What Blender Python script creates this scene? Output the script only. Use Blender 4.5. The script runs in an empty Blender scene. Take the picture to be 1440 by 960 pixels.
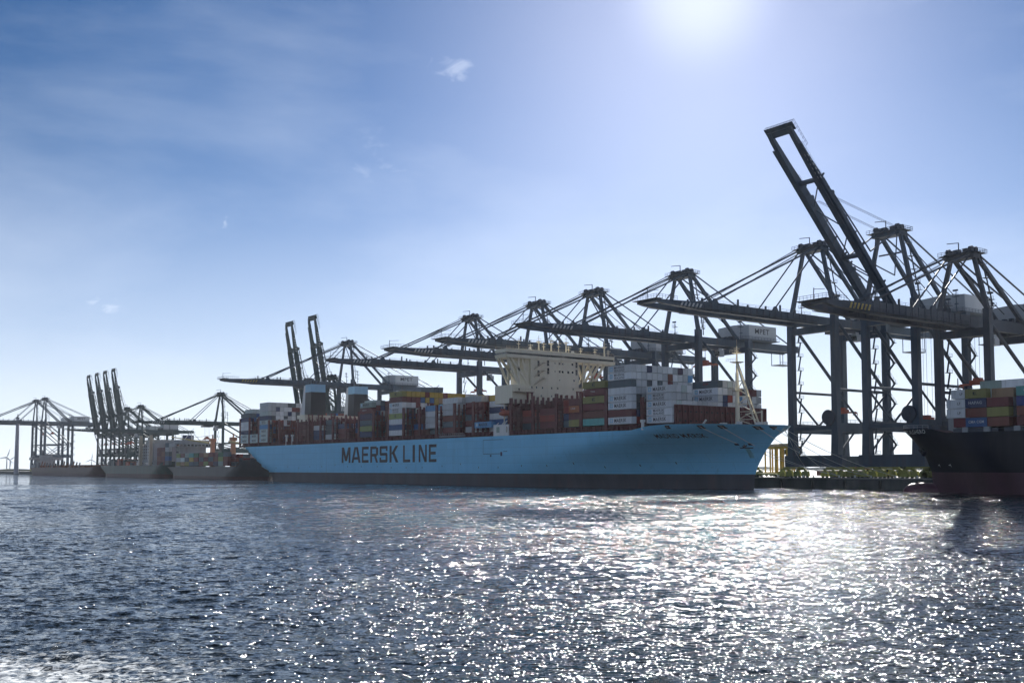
import bpy, math, random
import numpy as np
from math import sin, cos, pi, radians, sqrt, atan2, floor
from mathutils import Vector, Matrix, Quaternion
R = random.Random(11)
scene = bpy.context.scene
col = scene.collection

# ------------------------------------------------------------------ camera
# world: X runs along the quay (bow of the blue ship towards +X), Y across the water, Z up, metres
CAM_H = 6.87
FPX = 1501.2
cam_d = bpy.data.cameras.new('camera')
cam = bpy.data.objects.new('camera', cam_d); col.objects.link(cam)
cam.location = (0, 0, CAM_H)
cam.rotation_euler = (radians(90 + 4.0), 0, radians(54.04))
cam_d.sensor_width = 36.0
cam_d.lens = FPX / 1440 * 36.0
cam_d.shift_y = 74.4 / 1440
cam_d.clip_start = 0.5; cam_d.clip_end = 60000
scene.camera = cam

# ------------------------------------------------------------------ sky, sun, exposure
HAZE_DENSITY = 0.000026
HAZE_COL = (2.95, 3.2, 3.5, 1)
SKY_STRENGTH = 0.1
SUN_EL, SUN_AZ = 24.7, 43.74          # azimuth counter-clockwise from +Y
world = bpy.data.worlds.new('World'); scene.world = world; world.use_nodes = True
wn, wl = world.node_tree.nodes, world.node_tree.links
wn.clear()
w_out = wn.new('ShaderNodeOutputWorld'); w_bg = wn.new('ShaderNodeBackground')
sky = wn.new('ShaderNodeTexSky'); sky.sky_type = 'NISHITA'; sky.sun_disc = False
sky.sun_elevation = radians(SUN_EL); sky.sun_rotation = radians(-SUN_AZ)
sky.air_density = 0.5; sky.dust_density = 0.38; sky.ozone_density = 4.0; sky.altitude = 0
w_hsv = wn.new('ShaderNodeHueSaturation'); w_hsv.inputs['Saturation'].default_value = 1.48; w_hsv.inputs['Value'].default_value = 0.195; w_hsv.inputs['Hue'].default_value = 0.494
w_gm = wn.new('ShaderNodeGamma'); w_gm.inputs[1].default_value = 1.15
# thin high cloud: the same veil all round the sky
w_tc = wn.new('ShaderNodeTexCoord')
w_map = wn.new('ShaderNodeMapping'); w_map.inputs['Rotation'].default_value = (0, 0, radians(20)); w_map.inputs['Scale'].default_value = (1.0, 1.5, 4.2)
w_nz = wn.new('ShaderNodeTexNoise'); w_nz.inputs['Scale'].default_value = 1.5; w_nz.inputs['Detail'].default_value = 7; w_nz.inputs['Roughness'].default_value = 0.55; w_nz.inputs['Distortion'].default_value = 0.15
w_rp = wn.new('ShaderNodeValToRGB'); w_rp.color_ramp.elements[0].position = 0.45; w_rp.color_ramp.elements[1].position = 0.68
w_rp.color_ramp.elements[1].color = (0.20, 0.20, 0.20, 1)
w_nz2 = wn.new('ShaderNodeTexNoise'); w_nz2.inputs['Scale'].default_value = 9.0; w_nz2.inputs['Detail'].default_value = 9; w_nz2.inputs['Distortion'].default_value = 1.0
w_rp2 = wn.new('ShaderNodeValToRGB'); w_rp2.color_ramp.elements[0].position = 0.74; w_rp2.color_ramp.elements[1].position = 0.90
w_rp2.color_ramp.elements[1].color = (0.7, 0.7, 0.7, 1)
w_add = wn.new('ShaderNodeMath'); w_add.operation = 'ADD'; w_add.use_clamp = True
w_mx = wn.new('ShaderNodeMix'); w_mx.data_type = 'RGBA'
w_mx.inputs['B'].default_value = (3.6, 3.9, 4.4, 1)
# haze that thickens towards the horizon, the same on every side
w_sx = wn.new('ShaderNodeSeparateXYZ'); w_hz = wn.new('ShaderNodeValToRGB')
er = w_hz.color_ramp; er.elements[0].position = 0.0; er.elements[0].color = (.92,.92,.92,1); er.elements[1].position = 1.0; er.elements[1].color = (.02,.02,.02,1)
for ps, vl in ((.06,.86),(.12,.58),(.23,.24),(.33,.09),(.45,.03)):
    e_ = er.elements.new(ps); e_.color = (vl, vl, vl, 1)
w_hm = wn.new('ShaderNodeMix'); w_hm.data_type = 'RGBA'; w_hm.inputs['B'].default_value = HAZE_COL
wl.new(w_tc.outputs['Generated'], w_sx.inputs[0]); wl.new(w_sx.outputs['Z'], w_hz.inputs[0]); wl.new(w_hz.outputs[0], w_hm.inputs['Factor'])
wl.new(w_tc.outputs['Generated'], w_map.inputs['Vector'])
wl.new(w_map.outputs[0], w_nz.inputs['Vector']); wl.new(w_map.outputs[0], w_nz2.inputs['Vector'])
wl.new(w_nz.outputs['Fac'], w_rp.inputs[0]); wl.new(w_nz2.outputs['Fac'], w_rp2.inputs[0])
wl.new(w_rp.outputs[0], w_add.inputs[0]); wl.new(w_rp2.outputs[0], w_add.inputs[1])
wl.new(sky.outputs[0], w_gm.inputs[0]); wl.new(w_gm.outputs[0], w_hsv.inputs['Color']); wl.new(w_hsv.outputs[0], w_hm.inputs['A'])
wl.new(w_hm.outputs['Result'], w_mx.inputs['A'])
# three small torn cumulus wisps, each in its own direction of the sky
w_pn = wn.new('ShaderNodeTexNoise'); w_pn.inputs['Scale'].default_value = 34.0; w_pn.inputs['Detail'].default_value = 8; w_pn.inputs['Roughness'].default_value = .62; w_pn.inputs['Distortion'].default_value = .8
w_pm = wn.new('ShaderNodeMapping'); w_pm.inputs['Scale'].default_value = (1, 1, 2.0); wl.new(w_tc.outputs['Generated'], w_pm.inputs[0]); wl.new(w_pm.outputs[0], w_pn.inputs['Vector'])
last = w_add.outputs[0]
for dv_, rad_, amt_ in (((-.7845,.5063,.3582), .050, .26), ((-.9128,.3443,.2196), .015, .5), ((-.9568,.2536,.1419), .028, .4), ((-.845,.46,.283), .05, .12)):
    w_d = wn.new('ShaderNodeVectorMath'); w_d.operation = 'DISTANCE'; w_d.inputs[1].default_value = dv_; wl.new(w_tc.outputs['Generated'], w_d.inputs[0])
    w_r = wn.new('ShaderNodeMapRange'); w_r.inputs['From Min'].default_value = 0; w_r.inputs['From Max'].default_value = rad_; w_r.inputs['To Min'].default_value = .14; w_r.inputs['To Max'].default_value = -.30
    wl.new(w_d.outputs['Value'], w_r.inputs['Value'])
    w_s = wn.new('ShaderNodeMath'); w_s.operation = 'ADD'; wl.new(w_pn.outputs['Fac'], w_s.inputs[0]); wl.new(w_r.outputs[0], w_s.inputs[1])
    w_q = wn.new('ShaderNodeMapRange'); w_q.inputs['From Min'].default_value = .52; w_q.inputs['From Max'].default_value = .74; w_q.inputs['To Max'].default_value = amt_; wl.new(w_s.outputs[0], w_q.inputs['Value'])
    w_a = wn.new('ShaderNodeMath'); w_a.operation = 'ADD'; w_a.use_clamp = True; wl.new(last, w_a.inputs[0]); wl.new(w_q.outputs[0], w_a.inputs[1]); last = w_a.outputs[0]
wl.new(last, w_mx.inputs['Factor'])
SUN_V = (-sin(radians(SUN_AZ))*cos(radians(SUN_EL)), cos(radians(SUN_AZ))*cos(radians(SUN_EL)), sin(radians(SUN_EL)))
w_ad = wn.new('ShaderNodeVectorMath'); w_ad.operation = 'DISTANCE'; w_ad.inputs[1].default_value = SUN_V; wl.new(w_tc.outputs['Generated'], w_ad.inputs[0])
w_ar = wn.new('ShaderNodeMapRange'); w_ar.interpolation_type = 'SMOOTHERSTEP'; w_ar.inputs['From Min'].default_value = .095; w_ar.inputs['From Max'].default_value = 0.0; wl.new(w_ad.outputs['Value'], w_ar.inputs['Value'])
w_ac = wn.new('ShaderNodeVectorMath'); w_ac.operation = 'SCALE'; w_ac.inputs[0].default_value = (1.0, .98, .93); wl.new(w_ar.outputs[0], w_ac.inputs['Scale'])
w_as = wn.new('ShaderNodeVectorMath'); w_as.operation = 'ADD'; wl.new(w_mx.outputs['Result'], w_as.inputs[0]); wl.new(w_ac.outputs[0], w_as.inputs[1])
wl.new(w_as.outputs[0], w_bg.inputs[0]); w_bg.inputs[1].default_value = SKY_STRENGTH
wl.new(w_bg.outputs[0], w_out.inputs[0])

SUN_DIR = Vector((-sin(radians(SUN_AZ)) * cos(radians(SUN_EL)), cos(radians(SUN_AZ)) * cos(radians(SUN_EL)), sin(radians(SUN_EL))))
sun_d = bpy.data.lights.new('sun', 'SUN'); sun_d.energy = 3.4; sun_d.angle = radians(0.53); sun_d.color = (1.0, 0.97, 0.92)
sun = bpy.data.objects.new('sun', sun_d); col.objects.link(sun)
sun.rotation_mode = 'QUATERNION'; sun.rotation_quaternion = SUN_DIR.to_track_quat('Z', 'Y')

scene.view_settings.view_transform = 'Standard'; scene.view_settings.look = 'None'
scene.view_settings.gamma = 1.0; scene.view_settings.use_curve_mapping = False
scene.view_settings.exposure = 1.6
scene.cycles.max_bounces = 6; scene.cycles.use_denoising = True
scene.cycles.sample_clamp_indirect = 6; scene.cycles.sample_clamp_direct = 400

# ------------------------------------------------------------------ helpers
def rot_pts(pts, M): return [tuple(M @ Vector(p)) for p in pts]

class MB:
    """collects shapes for ONE mesh"""
    def __init__(s): s.v = []; s.f = []; s.mi = []; s.m = 0
    def add(s, vs, fs):
        o = len(s.v); s.v += [tuple(v) for v in vs]
        s.f += [tuple(i + o for i in f) for f in fs]; s.mi += [s.m] * len(fs); return s
    def box(s, x0, x1, y0, y1, z0, z1):
        return s.add([(x0,y0,z0),(x1,y0,z0),(x1,y1,z0),(x0,y1,z0),(x0,y0,z1),(x1,y0,z1),(x1,y1,z1),(x0,y1,z1)],
                     [(0,3,2,1),(4,5,6,7),(0,1,5,4),(1,2,6,5),(2,3,7,6),(3,0,4,7)])
    def cb(s, x, y, z, sx, sy, sz): return s.box(x-sx/2, x+sx/2, y-sy/2, y+sy/2, z-sz/2, z+sz/2)
    def beam(s, p, q, w, h=None, w2=None, h2=None, up=(0,0,1)):
        h = w if h is None else h; w2 = w if w2 is None else w2; h2 = h if h2 is None else h2
        p, q = Vector(p), Vector(q); d = (q-p).normalized(); u = Vector(up)
        if abs(d.dot(u)) > .98: u = Vector((0,1,0))
        a = d.cross(u).normalized(); b = a.cross(d).normalized()
        vs = [p-a*w/2-b*h/2, p+a*w/2-b*h/2, p+a*w/2+b*h/2, p-a*w/2+b*h/2,
              q-a*w2/2-b*h2/2, q+a*w2/2-b*h2/2, q+a*w2/2+b*h2/2, q-a*w2/2+b*h2/2]
        return s.add(vs, [(0,3,2,1),(4,5,6,7),(0,1,5,4),(1,2,6,5),(2,3,7,6),(3,0,4,7)])
    def tube(s, p, q, r, n=6, r2=None):
        r2 = r if r2 is None else r2
        p, q = Vector(p), Vector(q); d = (q-p).normalized(); u = Vector((0,0,1))
        if abs(d.z) > .98: u = Vector((0,1,0))
        a = d.cross(u).normalized(); b = a.cross(d).normalized(); vs = []
        for c, rr in ((p, r), (q, r2)):
            for i in range(n):
                t = 2*pi*i/n; vs.append(c + a*rr*cos(t) + b*rr*sin(t))
        fs = [(i, (i+1) % n, n+(i+1) % n, n+i) for i in range(n)]
        fs += [tuple(range(n-1, -1, -1)), tuple(range(n, 2*n))]
        return s.add(vs, fs)
    def line(s, pts, r, n=5):
        for a, b in zip(pts, pts[1:]): s.tube(a, b, r, n)
        return s
    def prism(s, pts, a, b, axis='y'):
        n = len(pts)
        def mk(u, w, c): return {'x': (c, u, w), 'y': (u, c, w), 'z': (u, w, c)}[axis]
        vs = [mk(u, w, a) for u, w in pts] + [mk(u, w, b) for u, w in pts]
        fs = [tuple(range(n-1, -1, -1)), tuple(range(n, 2*n))] + [(i, (i+1) % n, n+(i+1) % n, n+i) for i in range(n)]
        return s.add(vs, fs)
    def rail(s, p, q, h=1.1, step=2.5, r=.04, n=4):
        p, q = Vector(p), Vector(q); L = (q-p).length; k = max(1, int(L/step)); up = Vector((0,0,h))
        s.tube(p+up, q+up, r, n); s.tube(p+up*.5, q+up*.5, r*.8, n)
        for i in range(k+1):
            c = p + (q-p)*i/k; s.tube(c, c+up, r, n)
        return s
    def mesh(s, name, mats=None, smooth=False):
        me = bpy.data.meshes.new(name); me.from_pydata(s.v, [], s.f)
        if mats:
            for m in (mats if isinstance(mats, (list, tuple)) else [mats]): me.materials.append(m)
        if any(s.mi): me.polygons.foreach_set('material_index', s.mi)
        if smooth: me.polygons.foreach_set('use_smooth', [True]*len(me.polygons))
        me.update(); return me
    def build(s, name, mats, parent=None, smooth=False, **kw):
        return link(name, s.mesh(name, mats, smooth), parent, **kw)

def link(name, me, parent=None, loc=None, **props):
    o = bpy.data.objects.new(name, me); col.objects.link(o)
    if parent is not None: o.parent = parent
    if loc is not None: o.location = loc
    for k, v in props.items(): o[k] = v
    return o
def empty(name, loc, label, category, group=None, rz=0):
    o = bpy.data.objects.new(name, None); col.objects.link(o); o.location = loc; o.rotation_euler = (0, 0, rz)
    o.empty_display_size = .5
    o['label'] = label; o['category'] = category
    if group: o['group'] = group
    return o

# ------------------------------------------------------------------ materials
def mat(name, c, rough=.55, var=.18, scale=.35, streak=0, metal=0, spec=.5, dirt=None, dirt_amt=.0, rnd=0):
    m = bpy.data.materials.new(name); m.use_nodes = True
    n, l = m.node_tree.nodes, m.node_tree.links; b = n['Principled BSDF']
    b.inputs['Roughness'].default_value = rough; b.inputs['Metallic'].default_value = metal
    b.inputs['Specular IOR Level'].default_value = spec
    tc = n.new('ShaderNodeTexCoord'); mp = n.new('ShaderNodeMapping')
    mp.inputs['Scale'].default_value = (1, 1, .12 if streak else 1)
    l.new(tc.outputs['Object'], mp.inputs[0])
    nz = n.new('ShaderNodeTexNoise'); nz.inputs['Scale'].default_value = scale; nz.inputs['Detail'].default_value = 6; nz.inputs['Roughness'].default_value = .6
    l.new(mp.outputs[0], nz.inputs['Vector'])
    rp = n.new('ShaderNodeValToRGB'); e = rp.color_ramp.elements
    e[0].position = .3; e[1].position = .72
    e[0].color = (*[max(0, x*(1-var)) for x in c], 1); e[1].color = (*[min(1, x*(1+var)) for x in c], 1)
    l.new(nz.outputs['Fac'], rp.inputs[0]); out = rp.outputs[0]
    if rnd:
        oi = n.new('ShaderNodeObjectInfo'); hs = n.new('ShaderNodeHueSaturation')
        mr = n.new('ShaderNodeMapRange'); mr.inputs['To Min'].default_value = 1-rnd; mr.inputs['To Max'].default_value = 1+rnd
        l.new(oi.outputs['Random'], mr.inputs['Value']); l.new(mr.outputs[0], hs.inputs['Value']); l.new(out, hs.inputs['Color']); out = hs.outputs[0]
    if dirt:
        n2 = n.new('ShaderNodeTexNoise'); n2.inputs['Scale'].default_value = scale*2.3; n2.inputs['Detail'].default_value = 8
        l.new(mp.outputs[0], n2.inputs['Vector'])
        r2 = n.new('ShaderNodeValToRGB'); r2.color_ramp.elements[0].position = .55; r2.color_ramp.elements[1].position = .75
        r2.color_ramp.elements[1].color = (dirt_amt,)*3 + (1,)
        l.new(n2.outputs['Fac'], r2.inputs[0])
        mx = n.new('ShaderNodeMix'); mx.data_type = 'RGBA'; mx.inputs['B'].default_value = (*dirt, 1)
        l.new(r2.outputs[0], mx.inputs['Factor']); l.new(out, mx.inputs['A']); out = mx.outputs['Result']
    l.new(out, b.inputs['Base Color'])
    # fine unevenness of painted steel
    bp = n.new('ShaderNodeBump'); bp.inputs['Strength'].default_value = .08; bp.inputs['Distance'].default_value = .05
    l.new(nz.outputs['Fac'], bp.inputs['Height']); l.new(bp.outputs[0], b.inputs['Normal'])
    return m

M = {}
M['crane'] = mat('crane_paint', (.05,.08,.118), .5, .25, .25, 1, dirt=(.10,.055,.035), dirt_amt=.35)
M['crane2'] = mat('crane_paint_dull', (.05,.062,.085), .55, .25, .25, 1, dirt=(.10,.055,.035), dirt_amt=.35)
M['crane_far'] = mat('crane_paint_green', (.035,.07,.075), .55, .25, .2, 1)
M['rope'] = mat('wire_rope', (.03,.03,.035), .6)
M['house'] = mat('house_white', (.50,.52,.54), .5, .06, .3, 1)
M['ink'] = mat('dark_lettering', (.035,.035,.045), .6, .1)
M['yellow'] = mat('hazard_yellow', (.55,.40,.06), .5, .15)
M['cream'] = mat('cream_paint', (.86,.79,.62), .5, .05, .25, 1, dirt=(.60,.48,.32), dirt_amt=.3)
M['cream_dark'] = mat('cream_paint_old', (.55,.46,.34), .5, .15, .3, 1, dirt=(.3,.2,.12), dirt_amt=.4)
M['shipblue'] = mat('hull_blue', (.23,.66,.95), .55, .04, .10, 1, spec=.3, dirt=(.19,.57,.85), dirt_amt=.5)
M['boot'] = mat('boot_topping', (.055,.058,.075), .6, .3, .12, 1, dirt=(.10,.05,.05), dirt_amt=.5)
M['maroon'] = mat('deck_maroon', (.13,.03,.032), .6, .3, .4)
M['maroon_dark'] = mat('lashing_maroon', (.14,.034,.034), .6, .3, .5)
M['deck'] = mat('deck_red', (.10,.04,.035), .7, .25, .2)
M['funnel_black'] = mat('funnel_black', (.012,.014,.02), .5, .2, .3)
M['funnel_blue'] = mat('funnel_blue', (.30,.55,.72), .45, .08, .3)
M['glass'] = mat('dark_glass', (.015,.02,.025), .08, .1, spec=.8)
M['white'] = mat('white_paint', (.72,.73,.72), .5, .07, .4, 1)
M['grey'] = mat('grey_paint', (.30,.32,.34), .5, .15, .4)
M['pale_house'] = mat('weathered_white', (.36,.37,.38), .6, .15, .2, 1, dirt=(.2,.14,.1), dirt_amt=.5)
M['orange'] = mat('orange_red', (.42,.09,.045), .5, .2, .5)
M['bogie'] = mat('bogie_green_yellow', (.36,.36,.08), .6, .3, .5, dirt=(.10,.09,.04), dirt_amt=.6)
M['rubber'] = mat('black_rubber', (.02,.02,.02), .8)
M['straddle'] = mat('straddle_yellow', (.52,.36,.045), .5, .2, .4)
M['blackhull'] = mat('hull_black', (.010,.012,.024), .55, .3, .15, 1, spec=.2, dirt=(.02,.022,.035), dirt_amt=.35)
M['redboot'] = mat('boot_dull_red', (.085,.035,.05), .6, .35, .12, 1, dirt=(.05,.03,.05), dirt_amt=.5)
M['bulb'] = mat('bulb_red', (.085,.022,.04), .55, .3, .2)
M['greenhull'] = mat('hull_green', (.022,.06,.055), .5, .3, .15, 1, dirt=(.09,.05,.04), dirt_amt=.6)
M['redhull'] = mat('hull_brown_red', (.06,.018,.02), .55, .3, .15, 1)
M['greyhull'] = mat('hull_grey', (.04,.046,.058), .5, .25, .12, 1, dirt=(.09,.05,.04), dirt_amt=.4)
M['rust'] = mat('rusty_steel', (.20,.075,.035), .75, .35, .6)
M['stain'] = mat('hull_stain', (.17,.42,.50), .6, .25, .8, 1)
M['jib'] = mat('jib_yellow', (.42,.33,.12), .55, .15, .3)
M['post'] = mat('post_orange', (.46,.22,.12), .55, .15, .3)
M['tower'] = mat('tower_grey', (.36,.36,.42), .5, .08, .1)
M['mooring'] = mat('mooring_rope', (.62,.62,.58), .8, .1)
M['quay_side'] = mat('quay_wall_concrete', (.075,.085,.085), .85, .4, .22, 1, dirt=(.03,.045,.035), dirt_amt=.8)
M['quay_top'] = mat('quay_paving', (.24,.235,.22), .8, .25, .06)
M['earth'] = mat('earth_bank', (.07,.085,.05), .9, .4, .05)
M['leaf'] = mat('foliage', (.06,.085,.03), .7, .35, .4)
M['bark'] = mat('bark', (.07,.05,.035), .9, .3, 1)
def plating(m, c):
    n, l = m.node_tree.nodes, m.node_tree.links; b = n['Principled BSDF']; src = b.inputs['Base Color'].links[0].from_socket
    ge = n.new('ShaderNodeNewGeometry'); sp = n.new('ShaderNodeSeparateXYZ'); cb = n.new('ShaderNodeCombineXYZ'); l.new(ge.outputs['Position'], sp.inputs[0])
    l.new(sp.outputs['X'], cb.inputs['X']); l.new(sp.outputs['Z'], cb.inputs['Y'])
    bt = n.new('ShaderNodeTexBrick'); bt.inputs['Scale'].default_value = 1; bt.inputs['Brick Width'].default_value = 13.5; bt.inputs['Row Height'].default_value = 3.1; bt.inputs['Mortar Size'].default_value = .07; bt.inputs['Mortar Smooth'].default_value = .4
    bt.inputs['Color1'].default_value = (.95,.95,.95,1); bt.inputs['Color2'].default_value = (1,1,1,1); bt.inputs['Mortar'].default_value = (.80,.80,.80,1); l.new(cb.outputs[0], bt.inputs['Vector'])
    mp = n.new('ShaderNodeMapping'); mp.inputs['Scale'].default_value = (.55, 1, .045); l.new(ge.outputs['Position'], mp.inputs[0])
    ns = n.new('ShaderNodeTexNoise'); ns.inputs['Scale'].default_value = 1.0; ns.inputs['Detail'].default_value = 7; ns.inputs['Roughness'].default_value = .65; l.new(mp.outputs[0], ns.inputs['Vector'])
    rp = n.new('ShaderNodeValToRGB'); rp.color_ramp.elements[0].position = .57; rp.color_ramp.elements[1].position = .80; rp.color_ramp.elements[1].color = (.5,.5,.5,1); l.new(ns.outputs['Fac'], rp.inputs[0])
    mu = n.new('ShaderNodeMix'); mu.data_type = 'RGBA'; mu.blend_type = 'MULTIPLY'; mu.inputs['Factor'].default_value = 1; l.new(src, mu.inputs['A']); l.new(bt.outputs['Color'], mu.inputs['B'])
    mx = n.new('ShaderNodeMix'); mx.data_type = 'RGBA'; mx.inputs['B'].default_value = (*c, 1); l.new(rp.outputs[0], mx.inputs['Factor']); l.new(mu.outputs['Result'], mx.inputs['A']); l.new(mx.outputs['Result'], b.inputs['Base Color'])
plating(M['shipblue'], (.14,.36,.52)); plating(M['blackhull'], (.03,.03,.035)); plating(M['boot'], (.11,.075,.07))
CC = dict(white=(.74,.76,.78), grey=(.52,.54,.56), pale=(.62,.70,.68), slate=(.10,.14,.17), dark=(.055,.07,.09), navy=(.03,.05,.14),
          blue=(.045,.13,.33), skyblue=(.12,.34,.60), maroon=(.16,.03,.035), brown=(.19,.055,.04), red=(.30,.05,.035), orange=(.38,.12,.045),
          olive=(.27,.25,.075), yellow=(.50,.36,.06), green=(.05,.16,.09), lime=(.30,.36,.13), teal=(.13,.42,.40), tan=(.40,.26,.15), purple=(.07,.045,.10),
          royal=(.02,.05,.26), cream=(.55,.50,.38), palegreen=(.33,.42,.38))
CM = {k: mat('container_'+k, v, .55, .10, .6, 1, dirt=(.10,.065,.05), dirt_amt=.28, rnd=.17) for k, v in CC.items()}
CW = dict(white='white', grey='grey', pale='pale grey', slate='slate grey', dark='dark grey', navy='navy blue', blue='blue', skyblue='sky blue', maroon='maroon',
          brown='brown', red='red', orange='orange', olive='olive', yellow='yellow', green='green', lime='lime', teal='turquoise', tan='tan', purple='dark purple',
          royal='royal blue', cream='cream', palegreen='pale green')

# ------------------------------------------------------------------ lettering
_txt = {}
def text_geo(body):
    """flat outline mesh of a word: height 1, starts at x = 0"""
    if body not in _txt:
        cu = bpy.data.curves.new('t', 'FONT'); cu.body = body; cu.size = 1; cu.resolution_u = 2; cu.space_character = 1.08; cu.offset = .012
        ob = bpy.data.objects.new('t', cu); col.objects.link(ob)
        dg = bpy.context.evaluated_depsgraph_get(); me = bpy.data.meshes.new_from_object(ob.evaluated_get(dg))
        vs = [tuple(v.co) for v in me.vertices]; fs = [tuple(p.vertices) for p in me.polygons]
        bpy.data.objects.remove(ob); bpy.data.curves.remove(cu); bpy.data.meshes.remove(me)
        x0 = min(v[0] for v in vs); y0 = min(v[1] for v in vs); x1 = max(v[0] for v in vs); y1 = max(v[1] for v in vs)
        _txt[body] = ([((v[0]-x0)/(y1-y0), (v[1]-y0)/(y1-y0)) for v in vs], fs, (x1-x0)/(y1-y0))
    return _txt[body]
def word_mesh(mb, body, fn, width, height):
    vs, fs, asp = text_geo(body)
    mb.add([fn(v[0]/asp*width, v[1]*height) for v in vs], fs); return mb

# ------------------------------------------------------------------ water
def build_water():
    rng = np.random.default_rng(5)
    view = radians(54.04)
    th_f = np.linspace(-radians(37), radians(37), 700)
    th_c = np.linspace(radians(37), 2*pi-radians(37), 70)[1:-1]
    th = np.concatenate([th_f, th_c])
    rr = np.concatenate([[2, 6, 12, 18], np.geomspace(24, 520, 1000), np.geomspace(530, 6500, 30)])
    T, Q = np.meshgrid(th, rr)
    X = -np.sin(view - T)*Q; Y = np.cos(view - T)*Q
    dr = np.gradient(rr)[:, None]; dth = np.maximum(Q*(th_f[1]-th_f[0]), 0)
    res = np.maximum(dr*1.0, dth); res = np.where(np.arange(len(th))[None, :] < len(th_f), res, 1e3)
    Z = np.zeros_like(X)
    wind = radians(320)
    calm = .75 + .45*np.sin(X*.031+Y*.017+1.0)*np.sin(X*.012-Y*.041+.4) + .2*np.sin(X*.11+Y*.07)
    for k in range(125):
        lam = 10**rng.uniform(math.log10(.38), math.log10(8))
        a = wind + rng.normal(0, .55)
        kx, ky = 2*pi/lam*cos(a), 2*pi/lam*sin(a)
        amp = .0046*lam**.72 * rng.uniform(.5, 1.2)
        fade = np.clip((lam/res - 2.2)/2.5, 0, 1)
        if lam > 3.5: fade = fade*np.clip((Q-40)/140, .15, 1.8)
        ph = kx*X + ky*Y + rng.uniform(0, 2*pi)
        s = np.sin(ph)
        Z += amp*fade*calm*(s + .25*np.cos(2*ph))
    # wash of the boat the picture was taken from, lower left
    nr, nt = X.shape
    co = np.stack([X, Y, Z], -1).reshape(-1, 3).astype(np.float32)
    idx = np.arange(nr*nt).reshape(nr, nt)
    a = idx[:-1]; b = idx[1:]
    quads = np.stack([a, np.roll(a, -1, 1), np.roll(b, -1, 1), b], -1).reshape(-1, 4)
    me = bpy.data.meshes.new('water')
    me.vertices.add(len(co)); me.vertices.foreach_set('co', co.ravel())
    nq = len(quads); me.loops.add(nq*4); me.loops.foreach_set('vertex_index', quads.ravel().astype(np.int32))
    me.polygons.add(nq); me.polygons.foreach_set('loop_start', np.arange(0, nq*4, 4, dtype=np.int32)); me.polygons.foreach_set('loop_total', np.full(nq, 4, np.int32))
    me.polygons.foreach_set('use_smooth', np.ones(nq, bool))
    me.update(calc_edges=True); me.validate()
    m = bpy.data.materials.new('harbour_water'); m.use_nodes = True
    n, l = m.node_tree.nodes, m.node_tree.links; p = n['Principled BSDF']
    p.inputs['Base Color'].default_value = (.018,.025,.029,1); p.inputs['Roughness'].default_value = .045; p.inputs['IOR'].default_value = 1.333; p.inputs['Specular IOR Level'].default_value = .26
    ge = n.new('ShaderNodeNewGeometry')
    def nrm_noise(scale, amp, zr, stretch=(1,1,1)):
        mp = n.new('ShaderNodeMapping'); mp.vector_type = 'TEXTURE'; mp.inputs['Rotation'].default_value = (0,0,zr); mp.inputs['Scale'].default_value = stretch
        l.new(ge.outputs['Position'], mp.inputs[0])
        t = n.new('ShaderNodeTexNoise'); t.inputs['Scale'].default_value = scale; t.inputs['Detail'].default_value = 1.5; t.inputs['Roughness'].default_value = .45
        l.new(mp.outputs[0], t.inputs['Vector'])
        s = n.new('ShaderNodeVectorMath'); s.operation = 'SUBTRACT'; s.inputs[1].default_value = (.5,.5,.5); l.new(t.outputs['Color'], s.inputs[0])
        sp = n.new('ShaderNodeSeparateXYZ'); l.new(s.outputs[0], sp.inputs[0])
        parts = []
        for ax_, sock, vec in ((1.75, 'X', (.587, .809, 0)), (.85, 'Y', (-.809, .587, 0))):     # along the crests, across the crests
            k = n.new('ShaderNodeVectorMath'); k.operation = 'SCALE'; k.inputs[0].default_value = tuple(c_*amp*ax_ for c_ in vec); l.new(sp.outputs[sock], k.inputs['Scale']); parts.append(k)
        k = n.new('ShaderNodeVectorMath'); k.operation = 'ADD'; l.new(parts[0].outputs[0], k.inputs[0]); l.new(parts[1].outputs[0], k.inputs[1])
        return k.outputs[0]
    def vadd(a, b):
        k = n.new('ShaderNodeVectorMath'); k.operation = 'ADD'; l.new(a, k.inputs[0]); l.new(b, k.inputs[1]); return k.outputs[0]
    small = vadd(nrm_noise(3.4, 1.7, radians(50), (2.1,1,1)), nrm_noise(9.5, 1.5, radians(62), (1.7,1,1)))   # crests lie across the wind
    small = vadd(small, nrm_noise(.6, .45, radians(46), (2.2,1,1)))
    # slicks and rougher lanes
    mp = n.new('ShaderNodeMapping'); mp.inputs['Rotation'].default_value = (0,0,-.9); mp.inputs['Scale'].default_value = (.35,1.3,1)
    l.new(ge.outputs['Position'], mp.inputs[0])
    t = n.new('ShaderNodeTexNoise'); t.inputs['Scale'].default_value = .03; t.inputs['Detail'].default_value = 4; l.new(mp.outputs[0], t.inputs['Vector'])
    mr = n.new('ShaderNodeMapRange'); mr.inputs['From Min'].default_value = .32; mr.inputs['From Max'].default_value = .68; mr.inputs['To Min'].default_value = .42; mr.inputs['To Max'].default_value = 1.2
    l.new(t.outputs['Fac'], mr.inputs['Value'])
    sc = n.new('ShaderNodeVectorMath'); sc.operation = 'SCALE'; l.new(small, sc.inputs[0]); l.new(mr.outputs[0], sc.inputs['Scale'])
    nn = n.new('ShaderNodeVectorMath'); nn.operation = 'ADD'; l.new(ge.outputs['Normal'], nn.inputs[0]); l.new(sc.outputs[0], nn.inputs[1])
    nz = n.new('ShaderNodeVectorMath'); nz.operation = 'NORMALIZE'; l.new(nn.outputs[0], nz.inputs[0]); l.new(nz.outputs[0], p.inputs['Normal'])
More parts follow.
